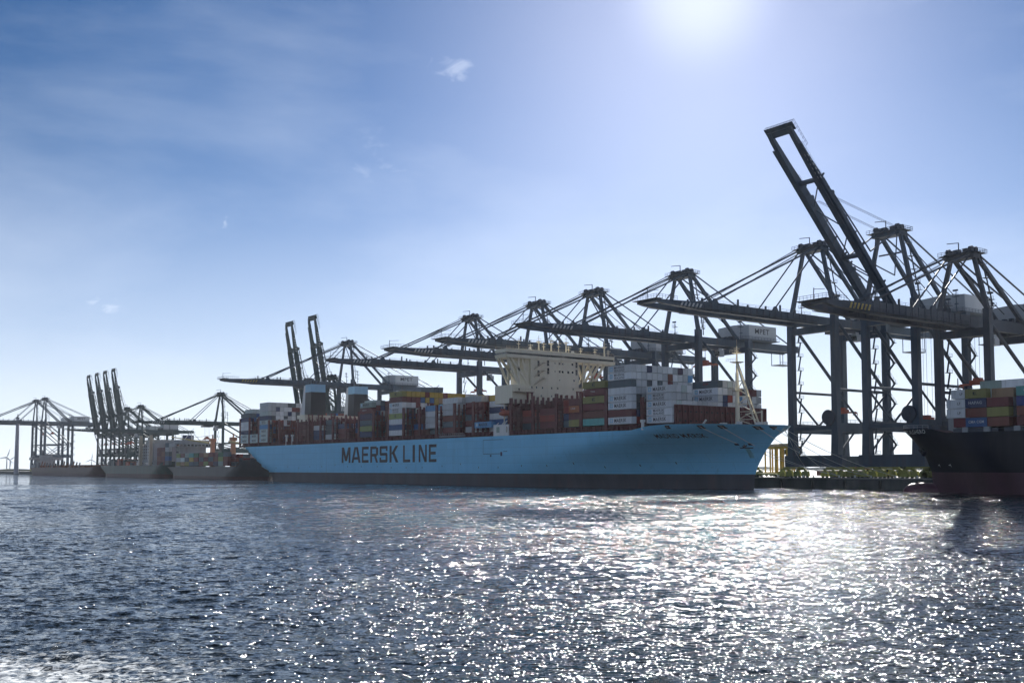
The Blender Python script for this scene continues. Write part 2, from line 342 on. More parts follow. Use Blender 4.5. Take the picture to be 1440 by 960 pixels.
    # foam of the wash: its own white patches round a point on the water
    ds = n.new('ShaderNodeVectorMath'); ds.operation = 'DISTANCE'; ds.inputs[1].default_value = (-38, 6.2, 0); l.new(ge.outputs['Position'], ds.inputs[0])
    fm = n.new('ShaderNodeMapRange'); fm.inputs['From Min'].default_value = 3; fm.inputs['From Max'].default_value = 14; fm.inputs['To Min'].default_value = .15; fm.inputs['To Max'].default_value = -.15
    l.new(ds.outputs['Value'], fm.inputs['Value'])
    ft = n.new('ShaderNodeTexNoise'); ft.inputs['Scale'].default_value = 2.0; ft.inputs['Detail'].default_value = 9; ft.inputs['Roughness'].default_value = .68; ft.inputs['Distortion'].default_value = 1.4
    l.new(ge.outputs['Position'], ft.inputs['Vector'])
    fa = n.new('ShaderNodeMath'); fa.operation = 'ADD'; l.new(ft.outputs['Fac'], fa.inputs[0]); l.new(fm.outputs[0], fa.inputs[1])
    fr = n.new('ShaderNodeValToRGB'); fr.color_ramp.elements[0].position = .58; fr.color_ramp.elements[1].position = .74; l.new(fa.outputs[0], fr.inputs[0])
    foam = n.new('ShaderNodeBsdfDiffuse'); foam.inputs['Color'].default_value = (.75,.78,.8,1)
    mx = n.new('ShaderNodeMixShader'); l.new(fr.outputs[0], mx.inputs[0]); l.new(p.outputs[0], mx.inputs[1]); l.new(foam.outputs[0], mx.inputs[2])
    l.new(mx.outputs[0], n['Material Output'].inputs['Surface'])
    me.materials.append(m)
    link('water', me, kind='structure')
build_water()

# ------------------------------------------------------------------ quay and land
YQ, ZQ = 311.0, 3.81
q = MB()
q.box(-1900, 320, YQ, 3000, -8, ZQ)
quay = q.build('terminal_ground', M['quay_top'], kind='structure')
w = MB(); w.box(-1900.3, 320.3, YQ-.35, YQ-.003, -8, ZQ-.35)
link('quay_wall', w.mesh('quay_wall', M['quay_side']), kind='structure')
qw = bpy.data.objects['quay_wall']
c = MB(); c.box(-1900.2, 320.2, YQ-.6, YQ+.5, ZQ-.345, ZQ+.16); c.build('coping', M['quay_top'], qw)
for i in range(46):
    x = -330 + i*14.0
    if x > -120: break
    f = MB(); f.box(x-.4, x+.4, YQ-.95, YQ-.35, .2, ZQ-.8); f.build('fender', M['rubber'], qw)
b = MB()
b.prism([(-9000,-2),(9000,-2),(9000,9),(-9000,9)], 3200, 3204, 'y')
far = MB()
pts = [(-9000, 7.5)]
x = -9000
while x < 9000:
    x += R.uniform(25, 90); pts.append((x, 7 + R.uniform(0, 9)))
far.prism([(-9000,-3)] + pts + [(9000,-3)], 3000, 3060, 'y')
far.build('far_treeline', M['earth'], kind='structure')
lb = MB()
pts = [(150, 4.0)]
y = 150
while y < 3000:
    y += R.uniform(15, 60); pts.append((y, 4.5 + R.uniform(0, 5)))
lb.prism([(-1500,-3), (-1500, 4.0)] + pts + [(3000,-3)], -2600, -2500, 'x')
lb.build('far_bank', M['earth'], kind='structure')
def bollard(x, y=YQ+1.2):
    b = MB(); b.tube((0,0,0),(0,0,.12),.42,8); b.tube((0,0,.12),(0,0,.6),.24,8,.2); b.tube((0,0,.6),(0,0,.78),.38,8,.34); return b
_bol = bollard(0).mesh('bollard', M['white'])
for i, x in enumerate([-284,-277,-270,-262.5,-251,-246.5,-235.5,-229,-222.5,-213,-205]):
    o = link('bollard', _bol, loc=(x, YQ+1.0, ZQ+.16)); o['category'] = 'bollard'; o['group'] = 'bollards along the quay edge'
    o['label'] = 'small white mooring bollard on the quay edge, ' + ['first','second','third','fourth','fifth','sixth','seventh','eighth','ninth','tenth','eleventh'][i] + ' from the blue bow'

# ------------------------------------------------------------------ hulls
class Hull:
    """ship's outer form; half(X, z) is the half breadth; sgn = +1 when the bow points to +X"""
    def __init__(s, yc, half, sgn, stem, end, le, pw, top, keel, hr, run):
        s.yc, s.hb, s.sgn, s.stem, s.end, s.le, s.pw, s.top, s.keel, s.hr, s.run = yc, half, sgn, stem, end, le, pw, top, keel, hr, run
    def half(s, X, z):
        d = max(0.0, (s.stem(z)-X)*s.sgn); t = min(1.0, d/s.le(z))
        b = s.hb*(1-(1-t)**s.pw(z))
        k = s.keel(X)
        if k > -50:
            b *= min(1.0, max(0.0, (z-k)/s.hr))**.42 if z-k < s.hr else 1.0
        a = abs(X-s.end)
        b *= s.run(a, z)
        return b
    def us(s):
        return [0,.004,.009,.016,.025,.036,.05,.066,.084,.104,.126,.15,.176,.204,.234,.266,.3,.36,.45,.55,.65,.74,.8,.85,.88,.905,.925,.942,.957,.97,.98,.988,.995,1.0]
    def shell(s, name, zlo, zhi, nz, mats, parent, closed_end=True):
        mb = MB(); us = s.us(); nu = len(us)
        for side in (-1, 1):
            o = len(mb.v)
            for u in us:
                for j in range(nz+1):
                    f = j/nz
                    zz = zlo + (( s.top(s.stem(zlo)*(1-u)+s.end*u) if zhi is None else zhi)-zlo)*f
                    X = s.stem(zz)*(1-u)+s.end*u
                    if zhi is None: zz = zlo + (s.top(X)-zlo)*f
                    k = s.keel(X); zz = max(zz, min(k, s.top(X))); 
                    if zhi is not None: zz = min(zz, max(zhi, zlo))
                    b = s.half(X, zz)
                    mb.v.append((X, s.yc + side*b, zz))
            for i in range(nu-1):
                for j in range(nz):
                    a = o+i*(nz+1)+j; q = (a, a+1, a+nz+2, a+nz+1)
                    mb.f.append(q if side*s.sgn > 0 else q[::-1]); mb.mi.append(0)
        n1 = nu*(nz+1)
        if closed_end:
            for j in range(nz):
                a = (nu-1)*(nz+1)+j; mb.f.append((a, a+1, n1+a+1, n1+a)); mb.mi.append(0)
        return mb.build(name, mats, parent, smooth=True)
    def deck(s, name, dz, mats, parent):
        mb = MB(); us = s.us()
        for u in us:
            X = s.stem(20)*(1-u)+s.end*u
            z = s.top(X)-dz; X = s.stem(z)*(1-u)+s.end*u; b = s.half(X, z)-.05
            mb.v += [(X, s.yc-b, z), (X, s.yc+b, z)]
        for i in range(len(us)-1):
            a = 2*i; mb.f.append((a, a+1, a+3, a+2)); mb.mi.append(0)
        return mb.build(name, mats, parent)
    def pt(s, X, z, off=.06, side=-1):
        return (X, s.yc + side*(s.half(X, z)+off), z)
    def patch(s, mb, x0, x1, z0, z1, off=.06, nx=4, nz=3, side=-1):
        o = len(mb.v)
        for i in range(nx+1):
            for j in range(nz+1): mb.v.append(s.pt(x0+(x1-x0)*i/nx, z0+(z1-z0)*j/nz, off, side))
        for i in range(nx):
            for j in range(nz):
                a = o+i*(nz+1)+j; mb.f.append((a, a+nz+1, a+nz+2, a+1)); mb.mi.append(mb.m)
        return mb

def lerp(x, pts):
    if x <= pts[0][0]: return pts[0][1]
    for (a, b), (c, d) in zip(pts, pts[1:]):
        if x <= c: return b+(d-b)*(x-a)/(c-a)
    return pts[-1][1]
def smooth01(t): t = max(0, min(1, t)); return t*t*(3-2*t)

# ---- the blue container ship
SY, SF, ZB = 278.4, 20.26, 5.15
XB, XS = -231.3, -630.3
H1 = Hull(SY, 29.3, 1,
    stem=lambda z: lerp(z, [(-4,-245),(0,-244.8),(4.8,-244.1),(7.9,-242.8),(12.7,-239.6),(17.3,-235.3),(21.3,-231.3),(23,-229.8)]),
    end=XS,
    le=lambda z: lerp(z, [(0,130),(5,122),(12,88),(17,62),(21,46)]),
    pw=lambda z: lerp(z, [(0,2.0),(10,2.1),(17,2.5),(21,3.0)]),
    top=lambda X: lerp(X, [(-269,SF),(-264.5,21.9),(-245,21.75),(-231,21.3)]),
    keel=lambda X: lerp(X, [(-631,14.8),(-620,11.0),(-606,5.0),(-598,1.6),(-592,-1.0),(-588,-60)]),
    hr=9.0,
    run=lambda a, z: 1-(.04*max(0, 1-a/20)**2) - .25*smooth01((8-z)/8)*smooth01((75-a)/60))
ship = empty('container_ship', (-430, SY, 0), 'huge light blue container ship with large dark hull lettering, moored at the quay', 'container ship')
ship.location = (0, 0, 0)
hull = H1.shell('hull', ZB, None, 14, M['shipblue'], ship)
H1.shell('boot_topping', -3.5, ZB, 6, M['boot'], ship)['label'] = 'dark grey band of hull below the blue paint'
H1.deck('deck', .12, M['deck'], ship)
# rudders and skeg under the overhanging stern
for yy in (-11, 11):
    r = MB(); r.prism([(-612,-3),(-603.5,-3),(-603.0,5.6),(-608.5,6.2),(-610.5,2)], SY+yy-.5, SY+yy+.5, 'y'); r.build('rudder', M['boot'], ship)
# big letters, one mesh each
def big_letter(ch, xa, xb, z0=10.05, z1=17.85):
    mb = MB(); Wd, Ht = xb-xa, z1-z0; t = .235; v = .165
    def bar(a0, b0, a1, b1):  # rectangle in unit square
        H1.patch(mb, xa+a0*Wd, xa+a1*Wd, z0+b0*Ht, z0+b1*Ht, .07, 1, 2)
    def slant(a0, b0, a1, b1, w):
        p = [(a0-w/2,b0),(a0+w/2,b0),(a1+w/2,b1),(a1-w/2,b1)]
        mb.add([H1.pt(xa+a*Wd, z0+bb*Ht, .075) for a, bb in p], [(0,1,2,3)])
    if ch == 'M': bar(0,0,.2,1); bar(.8,0,1,1); slant(.5,.12,.14,1,.24); slant(.5,.12,.86,1,.24)
    if ch == 'A': slant(.11,0,.42,1,.22); slant(.89,0,.58,1,.22); bar(.25,.2,.75,.36); bar(.34,.9,.66,1)
    if ch == 'E': bar(0,0,t,1); bar(t,0,1,v); bar(t,1-v,1,1); bar(t,.42,.9,.42+v)
    if ch == 'R': bar(0,0,t,1); bar(t,1-v,.8,1); bar(.72,.45,1,.93); bar(t,.38,.85,.38+v); slant(.87,0,.62,.4,.26)
    if ch == 'S': bar(.04,1-v,1,1); bar(0,.5,t,.96); bar(.05,.42,.95,.42+v); bar(1-t,.05,1,.5); bar(0,0,.94,v); bar(0,v,.2,.3); bar(.8,.7,1,1-v)
    if ch == 'K': bar(0,0,t,1); slant(.34,.5,.84,1,.3); slant(.87,0,.40,.62,.3)
    if ch == 'L': bar(0,0,t,1); bar(t,0,1,v)
    if ch == 'I': bar(0,0,1,1)
    if ch == 'N': bar(0,0,.2,1); bar(.8,0,1,1); slant(.86,0,.14,1,.26)
    mb.build('letter', M['ink'], hull)
for ch, xa, xb in [('M',-490.6,-481.1),('A',-479.9,-470.3),('E',-469.0,-462.1),('R',-460.4,-452.6),('S',-451.1,-443.5),('K',-441.5,-433.3),
                   ('L',-428.9,-422.4),('I',-420.3,-418.3),('N',-414.9,-408.0),('E',-406.2,-399.8)]: big_letter(ch, xa, xb)
nm = MB(); word_mesh(nm, 'MADRID MÆRSK', lambda u, v: H1.pt(-265.6+u, 17.35+v, .12), 15.2, 1.35); nm.build('ship_name', M['ink'], hull)
nm = MB(); word_mesh(nm, 'MAERSK', lambda u, v: H1.pt(-626.6+u, 17.2+v, .1), 7.5, 1.1); nm.build('stern_lettering', M['ink'], hull)
# openings in the bow bulwark, anchor pocket, side door, marks
for x, z in [(-258.2,20.9),(-248.4,20.75),(-243.4,20.7),(-236.4,20.4),(-233.4,20.35)]:
    m = MB(); H1.patch(m, x-.75, x+.75, z-.55, z+.55, .05, 2, 2); m.m = 1
    H1.patch(m, x-.35, x+.3, z-.25, z+.3, .12, 1, 1); m.build('mooring_chock', [M['funnel_black'], M['grey']], hull)
a = MB(); H1.patch(a, -246.0, -244.9, 14.8, 15.4, .08, 2, 2); H1.patch(a, -242.6, -241.6, 14.8, 15.4, .08, 2, 2); H1.patch(a, -245.4, -242.0, 13.8, 14.1, .08, 3, 1); a.build('anchor_pocket', M['ink'], hull)
a = MB(); p = Vector(H1.pt(-243.7, 14.7, .35))
a.beam(p+Vector((0,0,.6)), p-Vector((0,0,.6)), .35, .3); a.beam(p+Vector((-1.0,0,.1)), p+Vector((0,0,-.7)), .35, .3); a.beam(p+Vector((1.0,0,.1)), p+Vector((0,0,-.7)), .35, .3)
a.build('anchor', M['greyhull'], hull)
a = MB(); H1.patch(a, -244.3, -243.1, 10.6, 13.7, .05, 2, 4); a.build('rust_streak', M['stain'], hull)
d = MB()
for z0, z1, x0, x1 in [(13.0,13.2,-363.5,-350.5),(12.2,13.8,-351.3,-350.0),(11.9,12.7,-358.6,-357.6),(13.3,18.8,-363.6,-363.45),(18.75,18.9,-363.5,-349.2),(13.9,14.1,-349.2,-346.5)]:
    H1.patch(d, x0, x1, z0, z1, .06, 2, 2)
d.build('pilot_door', M['navy'] if 'navy' in M else CM['navy'], hull)
d = MB()
for k in range(24):
    x = -600+k*14.5+R.uniform(-2,2); z = R.choice([7.6,8.2,9.0]); H1.patch(d, x-.18, x+.18, z-.35, z+.35, .06, 1, 1)
d.build('scupper_mark', M['funnel_black'], hull, kind='stuff')
# funnels
fb = empty('x', (0,0,0), '', ''); bpy.data.objects.remove(fb)
for y0 in (260.2, 287.3):
    f = MB(); f.prism([(y0-.3,37),(y0+9.2,37),(y0+8.8,50.2),(y0,50.2)], -558.5, -551, 'x')
    fo = f.build('funnel', M['funnel_black'], ship)
    t = MB(); t.prism([(y0-.05,50.21),(y0+8.85,50.21),(y0+8.7,54.6),(y0+.05,54.6)], -558.7, -550.9, 'x'); t.build('funnel_top', M['funnel_blue'], fo)
    e = MB(); e.prism([(-564.5,37),(-558.52,37),(-558.52,54.2),(-561.0,54.2)], y0+.2, y0+8.6, 'y'); e.build('casing_back', M['white'], fo)
    g = MB()
    for k in range(6): g.cb(-551.0, y0+1+k*1.35, 44, .12, .12, 11)
    g.build('grille', M['funnel_black'], fo)
    for k in range(5):
        h = R.uniform(1.2, 3.0); s_ = MB(); s_.tube((-557+k*1.2, y0+2+(k % 3)*2.2, 54.6), (-557+k*1.2, y0+2+(k % 3)*2.2, 54.6+h), .45, 8); s_.build('exhaust_pipe', M['funnel_black'], fo)
cs = MB(); cs.box(-556.5, -546.5, 255.2, 302, 20.2, 33.3); csg = cs.build('engine_casing', M['maroon_dark'], ship)
cs = MB(); cs.box(-556.9, -546.3, 254.6, 302.6, 33.3, 36.98); cs.build('casing_top', M['cream'], csg)
for k in range(10):
    v = MB(); v.cb(-546.2, 257+k*4.6, 35.2, .2, 1.4, 1.6); v.build('vent_louvre', M['cream_dark'], csg)
# bridge tower
br = MB(); br.box(-360, -348, 252.5, 289.2, 33.5, 41.0); br.box(-359.6, -347.8, 262.0, 287.2, 41.003, 52.4); br.box(-359.4, -349.4, 260.0, 262.0, 41.003, 52)
tower = br.build('bridge_tower', M['cream'], ship)
bl0 = MB(); bl0.box(-359.5, -348.5, 258, 288.5, 20.2, 33.5); bl0.build('tower_base', M['maroon_dark'], tower)
wg = MB(); wg.prism([(249.6,51.9),(307.4,51.9),(307.4,53.2),(249.2,53.2)], -355.6, -347.4, 'x'); wing = wg.build('bridge_wing', M['cream'], ship)
wt = MB(); wt.box(-355.4, -347.6, 249.4, 307.2, 54.05, 55.4); wt.box(-355,-348.6, 256, 300, 55.4, 55.9); wt.build('bridge_roof', M['cream'], wing)
for k in range(38):
    y = 249.8+k*1.5
    g = MB(); g.box(-355.2, -347.75, y, y+1.34, 53.2, 54.05); g.build('bridge_window', M['glass'], wing)
for (yy, zz) in [(276.9,50.8),(278.5,50.8),(283.8,50.8),(276.9,47.4),(278.5,47.4),(281.5,47.4),(283.8,47.5),(284.7,44.0),(276.9,43.9),(274.4,50.8),(274.4,47.4)]:
    g = MB(); big = (yy not in (274.4,) and zz != 43.9); s_ = .42 if big else .2
    g.box(-347.83, -347.72, yy-s_, yy+s_, zz-s_*1.05, zz+s_*1.05); g.build('window', M['glass'], tower)
for (yy, zz) in [(262.5,40.3),(264.9,40.3),(268,40.3),(272.8,40.3),(276,40.4),(284.3,40.4),(267.3,36.9),(272.8,37.0),(256,39.2),(280,37)]:
    g = MB(); g.box(-348.04, -347.93, yy-.28, yy+.28, zz-.4, zz+.4); g.build('window', M['glass'], tower)
for yy, z0, z1 in [(270.8,49.5,51.8),(270.8,46.1,48.6),(286.0,49.5,51.8),(286.0,46.3,48.7),(265.8,49,51.4),(265.8,45,47.4)]:
    g = MB(); g.box(-347.83, -347.70, yy-.5, yy+.5, z0, z1); g.build('stair_opening', M['glass'], tower)
    g2 = MB(); g2.cb(-347.66, yy, (z0+z1)/2, .06, 1.1, .1); g2.build('opening_rail', M['cream_dark'], tower)
for a_, b_ in [((250.9,51.9),(256.0,42.2)),((252.6,51.9),(260.8,42.4)),((256.4,51.9),(256.4,41)),((258.1,51.9),(261.2,43)),
               ((290.8,51.9),(290.7,41)),((293.2,51.9),(296.3,44.5)),((299.6,51.9),(294.6,44.5)),((302.5,51.9),(297.5,44.5)),((295.5,45.2),(290.5,41))]:
    for xx in (-349.0, -356.0):
        s_ = MB(); s_.beam((xx, a_[0], a_[1]), (xx, b_[0], b_[1]), .85, .85); s_.build('wing_strut', M['cream'], wing)
for yy, z0 in [(262.6,41.4),(262.6,44.6),(262.6,47.8)]:
    s_ = MB(); s_.beam((-347.0, yy+.5, z0), (-347.0, yy+5.2, z0+2.7), .9, .15); s_.box(-347.7, -346.4, yy+5.0, yy+6.4, z0+2.65, z0+2.8); s_.rail((-346.5, yy+.5, z0), (-346.5, yy+5.2, z0+2.7), 1, 1.2, .05); s_.build('outside_stair', M['cream_dark'], tower)
s_ = MB(); s_.box(-348, -345.5, 252.6, 262, 38.0, 38.25); s_.rail((-345.6,252.6,38.25),(-345.6,262,38.25),1.1,1.5,.05); s_.build('balcony', M['cream_dark'], tower); s_ = MB(); s_.box(-348,-345.8,287.5,290.5,41.2,41.4); s_.build('balcony', M['cream_dark'], tower)
rr_ = MB(); rr_.rail((-347.7,249.5,55.4),(-347.7,307,55.4),1.2,1.6,.05); rr_.rail((-355.3,249.5,55.4),(-355.3,307,55.4),1.2,3,.05); rr_.build('roof_rail', M['cream_dark'], wing)
for yy, hh in [(258,5),(264,3.2),(268.4,7),(271,4.5),(275,6.5),(279,5.5),(283,8.0),(284.4,3.8),(291,3.4),(299,3.6),(304.4,7.2),(306.5,3.4)]:
    m = MB(); m.tube((-351, yy, 55.4), (-351, yy, 55.4+hh), .16, 6, .09); m.cb(-351, yy, 55.4+hh*.55, .5, 1.5, .16); m.cb(-351, yy+.2, 55.4+hh*.8, .4, 2.2, .14)
    if hh > 6: m.tube((-351,yy,55.4),(-351,yy,55.4+hh*.6),.4,8,.25); m.cb(-351, yy, 55.4+hh*.62, 1.6, 1.8, .3)
    m.build('antenna_mast', M['cream'], wing)
for yy in (266, 289): 
    m = MB(); m.tube((-354,yy,55.9),(-354,yy,56.5),.9,10); m.tube((-354,yy,56.5),(-354,yy,57.4),.9,10,.5); m.build('radome', M['white'], wing)
# small white deckhouse at the rail
dh = MB(); dh.box(-356.7, -346.1, 249.4, 253.2, 20.2, 24.8); dho = dh.build('deckhouse', M['white'], ship)
g = MB(); g.box(-354.4, -352.4, 249.3, 249.42, 21.6, 23.9); g.build('door', CM['palegreen'], dho)
g = MB(); g.box(-347.6, -347.0, 249.3, 249.42, 21.6, 24.0); g.build('window', M['glass'], dho)
g = MB(); g.beam((-356,250.5,24.8),(-354.5,250.5,25.6),.3); g.beam((-352.0,250.5,24.9),(-350.2,250.5,26.2),.35); g.beam((-350.6,250.6,24.9),(-348.8,250.6,26.4),.35); g.build('davit_arm', M['white'], dho)
# foremast with lattice leg
mm = MB(); mm.tube((-251.5,SY,21.6),(-251.5,SY,40),.85,10,.55); mm.tube((-251.5,SY,40),(-251.5,SY,49.2),.4,8,.2)
mast = mm.build('foremast', M['cream'], ship)
P0, P1 = Vector((-251.5,SY,43.8)), Vector((-242.6,SY,21.6))
ml = MB(); 
for dy in (-.9, .9): ml.beam(P0+Vector((0,dy*.3,0)), P1+Vector((0,dy,0)), .42)
for k in range(6):
    t0 = .30+k*.12; t1 = t0+.12; a_ = P0.lerp(P1, t0); b_ = P0.lerp(P1, t1)
    ml.beam((-251.2,SY,a_.z), a_, .26); ml.beam((-251.2,SY,a_.z) if k % 2 else a_, b_ if k % 2 else (-251.2,SY,b_.z), .24)
ml.build('lattice_leg', M['cream'], mast)
for z0, w_ in [(43.4,2.6),(46.6,1.7),(33.6,1.8)]:
    pf = MB(); pf.tube((-251.5,SY,z0),(-251.5,SY,z0+.3),w_*.55,10,w_); pf.rail((-251.5-w_,SY-w_,z0+.3),(-251.5+w_,SY-w_,z0+.3),1,1,.05); pf.build('mast_platform', M['cream'], mast)
pf = MB(); pf.tube((-251.5,SY,49.2),(-251.5,SY,51.6),.09,5); pf.cb(-251.5,SY,48.4,.3,2.6,.2); pf.cb(-251.5,SY,47.6,.3,1.6,.5); pf.build('masthead_light', M['cream_dark'], mast)
bx = MB(); bx.beam((-240.8,SY,21.6),(-240.8,SY,26.6),.4); bx.beam((-241,SY,26),(-248,SY,25.6),.3); bx.beam((-241.4,SY,22.4),(-247.6,SY,25.5),.24); bx.build('bow_derrick', M['cream'], ship)
# breakwater on the forecastle
bw = MB(); bw.box(-258.9, -258.4, 255.4, 301.4, 21.0, 28.7)
bwo = bw.build('breakwater', M['maroon'], ship)
for k in range(18):
    v = MB(); v.box(-258.41, -257.9, 256.1+k*2.6, 256.4+k*2.6, 21.2, 28.5); v.build('stiffener', M['maroon_dark'], bwo)
hol = MB()
for k in range(17):
    for z in (23.2, 26.4): hol.cb(-258.33, 257.5+k*2.6, z, .16, .55, .55)
hol.build('breakwater_hole', M['funnel_black'], bwo, kind='stuff')
fd = MB()
for k in range(9):
    x = R.uniform(-257, -240); y = SY+R.uniform(-14, 14)*(x+232)/-25; hgt = R.uniform(.6, 1.6); fd.cb(x, y, 21.5+hgt/2, R.uniform(.8,2), R.uniform(.8,2), hgt)
fd.beam((-252,262,21.9),(-250.6,262,23.3),.5); fd.build('windlass', M['white'], ship)

# bays: aft edge X; the lashing bridges stand in the gaps
BAYS = [-627.5,-612.9,-598.5,-584.0,-569.5,-530.4,-515.9,-501.4,-486.9,-472.8,-457.9,-443.4,-428.9,-414.4,-399.9,-385.4,-370.9,-343.9,-329.3,-314.6,-300.1,-286.1,-271.4]
def lashing_bridge(x, y0, y1, top, tall):
    r = MB(); zl = []
    z = 23.4
    while z < top+.1: zl.append(z); z += 2.75
    e = MB(); e.box(x-.72, x+.72, y0+.7, y1-.7, 20.28, 20.75)
    ob = e.build('lashing_bridge', M['maroon_dark'], ship)
    for yy in (y0, y1-.7):
        e = MB(); e.box(x-.75, x+.75, yy, yy+.7, 20.3, top+1.2); e.build('end_tower', M['maroon_dark'], ob)
    for z in zl:
        wk = MB(); wk.box(x-.7, x+.7, y0+.7, y1-.7, z-.14, z+.14)
        wk.tube((x+.72,y0,z+1.1),(x+.72,y1,z+1.1),.07,4); wk.tube((x+.72,y0,z+.6),(x+.72,y1,z+.6),.06,4)
        wk.build('walkway', M['maroon_dark'], ob)
    n = int((y1-y0)/2.52)
    for k in range(1, n):
        yy = y0+k*(y1-y0)/n
        r.box(x+.2, x+.62, yy-.16, yy+.16, 20.3, top+.9); r.box(x-.62, x-.2, yy-.16, yy+.16, 20.3, top+.9)
        if k % 2 == 0:
            for za, zb in zip(zl, zl[1:]): r.beam((x+.66, yy, za), (x+.66, yy+(y1-y0)/n*(1 if k % 4 else -1), zb), .16, .16)
        if R.random() < .6:
            zc = R.choice(zl)+.15; r.box(x-.5, x+.5, yy+.3, yy+1.6, zc, zc+1.3+R.random())
    r.build('bridge_post_lattice', M['maroon_dark'], ob, kind='stuff')
    for yy in tall:
        t = MB()
        for d_ in (0, 2.3): t.box(x-.4, x+.4, yy+d_, yy+d_+.45, top-.5, top+3.6)
        t.box(x-.45, x+.45, yy-.1, yy+2.85, top+3.6, top+4.0); t.build('ladder_frame', M['maroon_dark'], ob)
for i, xb in enumerate(BAYS):
    top = 34.0; y0, y1 = 249.5, 307.4
    if xb < -590: top = 36.5
    if -535 < xb < -480: top = 33.2
    if xb == -271.4: y0, y1, top = 253.2, 303.6, 30.6
    tall = [249.9+R.choice([3,8,13,18,23,28,33])+k*14 for k in range(2)] if -535 < xb < -300 else []
    lashing_bridge(xb-1.15, y0, y1, top, tall)
lashing_bridge(-545.0+.9-14.5+13.2, 249.5, 307.4, 33.2, [256, 262])
# hatch covers / coamings under the stacks and pedestals along the rail
for i, xb in enumerate(BAYS):
    y0, y1 = (252.0, 304.8) if xb != -271.4 else (256, 301)
    if xb == -569.5: continue
    hc = MB(); hc.box(xb-.1, xb+12.3, y0, y1, 20.16, 22.35); hc.build('hatch_cover', M['maroon'], ship)
pd = MB()
x = -628
while x < -272:
    if not (-358 < x < -345):
        pd.box(x, x+.55, 249.5, 250.2, 20.25, 22.3 if int(x) % 3 else 21.6)
        if R.random() < .5: pd.box(x+.9, x+2.2, 249.9, 250.7, 20.25, 20.25+R.uniform(.5,1.6))
    x += R.choice([1.9,2.4,3.1])
pd.rail((-629,249.45,SF),(-360,249.45,SF),1.15,2.4,.05); pd.rail((-345,249.45,SF),(-271,249.45,SF),1.15,2.4,.05)
pd.build('container_pedestal', M['maroon'], ship, kind='stuff')
gw = MB(); gw.box(-398,-378,249.2,249.9,20.9,21.3); gw.rail((-398,249.2,21.3),(-378,249.2,21.3),.9,1.5,.05); gw.build('gangway', M['grey'], ship)
for x in (-560.5, -552.6, -268.6):
    v = MB(); v.tube((x,250,20.2),(x,250,25.5 if x < -300 else 23.2),.55,8); v.cb(x,250,25.6 if x < -300 else 23.3,1.4,1.2,.9); v.build('vent_post', M['white'], ship)
for x0 in (-568,):
    v = MB(); v.box(x0+3,x0+7.5,250.2,252,31.2,31.6); v.box(x0+3,x0+7.5,250.2,252,34.6,35); v.box(x0+3,x0+3.4,250.2,252,31.2,35); v.build('davit_frame', M['white'], ship)
lb_ = MB()
for k in range(9):
    pass
n_ = 12; vs = []
for i in range(9):
    t = i/8; rr2 = 1.45*sin(pi*(.08+.84*t))**.6
    for j in range(n_): vs.append((-355.2+7.4*t, 251.6+rr2*.95*cos(2*pi*j/n_), 29.4+rr2*(.95 if sin(2*pi*j/n_) > 0 else .8)*sin(2*pi*j/n_)))
lb_.add(vs, [(i*n_+j, i*n_+(j+1) % n_, (i+1)*n_+(j+1) % n_, (i+1)*n_+j) for i in range(8) for j in range(n_)] + [tuple(range(n_-1,-1,-1)), tuple(range(8*n_, 9*n_))])
lbo = lb_.build('lifeboat', M['orange'], smooth=True); lbo['label'] = 'red enclosed lifeboat hanging above the small white deckhouse of the blue ship'; lbo['category'] = 'lifeboat'
c_ = MB(); c_.box(-354, -352.2, 250.9, 252.3, 30.6, 31.3); c_.build('canopy_hatch', M['red'] if 'red' in M else CM['red'], lbo)
dv = MB()
for x in (-354.0, -348.6): dv.beam((x,253,20.3),(x,253,33.6),.4); dv.beam((x,253,33.5),(x,251.4,33.5),.4); dv.tube((x,251.6,33.4),(x,251.6,30.6),.05,4)
dv.build('lifeboat_davit', M['cream'], ship)

# ------------------------------------------------------------------ containers
_cm = {}
def container_mesh(L, H=2.43):
    k = (round(L, 2), round(H, 2))
    if k not in _cm:
        m = MB(); W = 2.34; e = .05
        m.box(e, L-e, e, W-e, .12, H-.03)                      # panels
        for x in (0, L-.17):                                   # corner posts
            for y in (0, W-.17): m.box(x, x+.17, y, y+.17, .003, H-.002)
        for y in (0, W-.13):                                   # side rails
            m.box(.17, L-.17, y, y+.13, 0, .16); m.box(.17, L-.17, y, y+.13, H-.13, H)
        for x in (0, L-.13):                                   # end rails
            m.box(x, x+.13, .17, W-.17, .001, .161); m.box(x, x+.13, .17, W-.17, H-.131, H-.001)
        n = int(L/.56)
        for i in range(n):                                     # corrugation
            x = .3+i*(L-.6)/n
            m.box(x, x+.27, .012, e, .16, H-.13); m.box(x, x+.27, W-e, W-.012, .16, H-.13)
        for y in (.42, .95, 1.45, 1.98):                       # lock rods on the door end
            m.tube((L-.03, y, .16), (L-.03, y, H-.13), .03, 4)
        m.box(L-e-.001, L-e+.02, W/2-.02, W/2+.02, .16, H-.13)
        _cm[k] = m.mesh('container', CM['white'])
    return _cm[k]
ORD = ['first','second','third','fourth','fifth','sixth','seventh','eighth','ninth','tenth','eleventh','twelfth','thirteenth','fourteenth','fifteenth','sixteenth','seventeenth','eighteenth','nineteenth','twentieth','twenty-first','twenty-second','twenty-third','twenty-fourth']
_word = {}
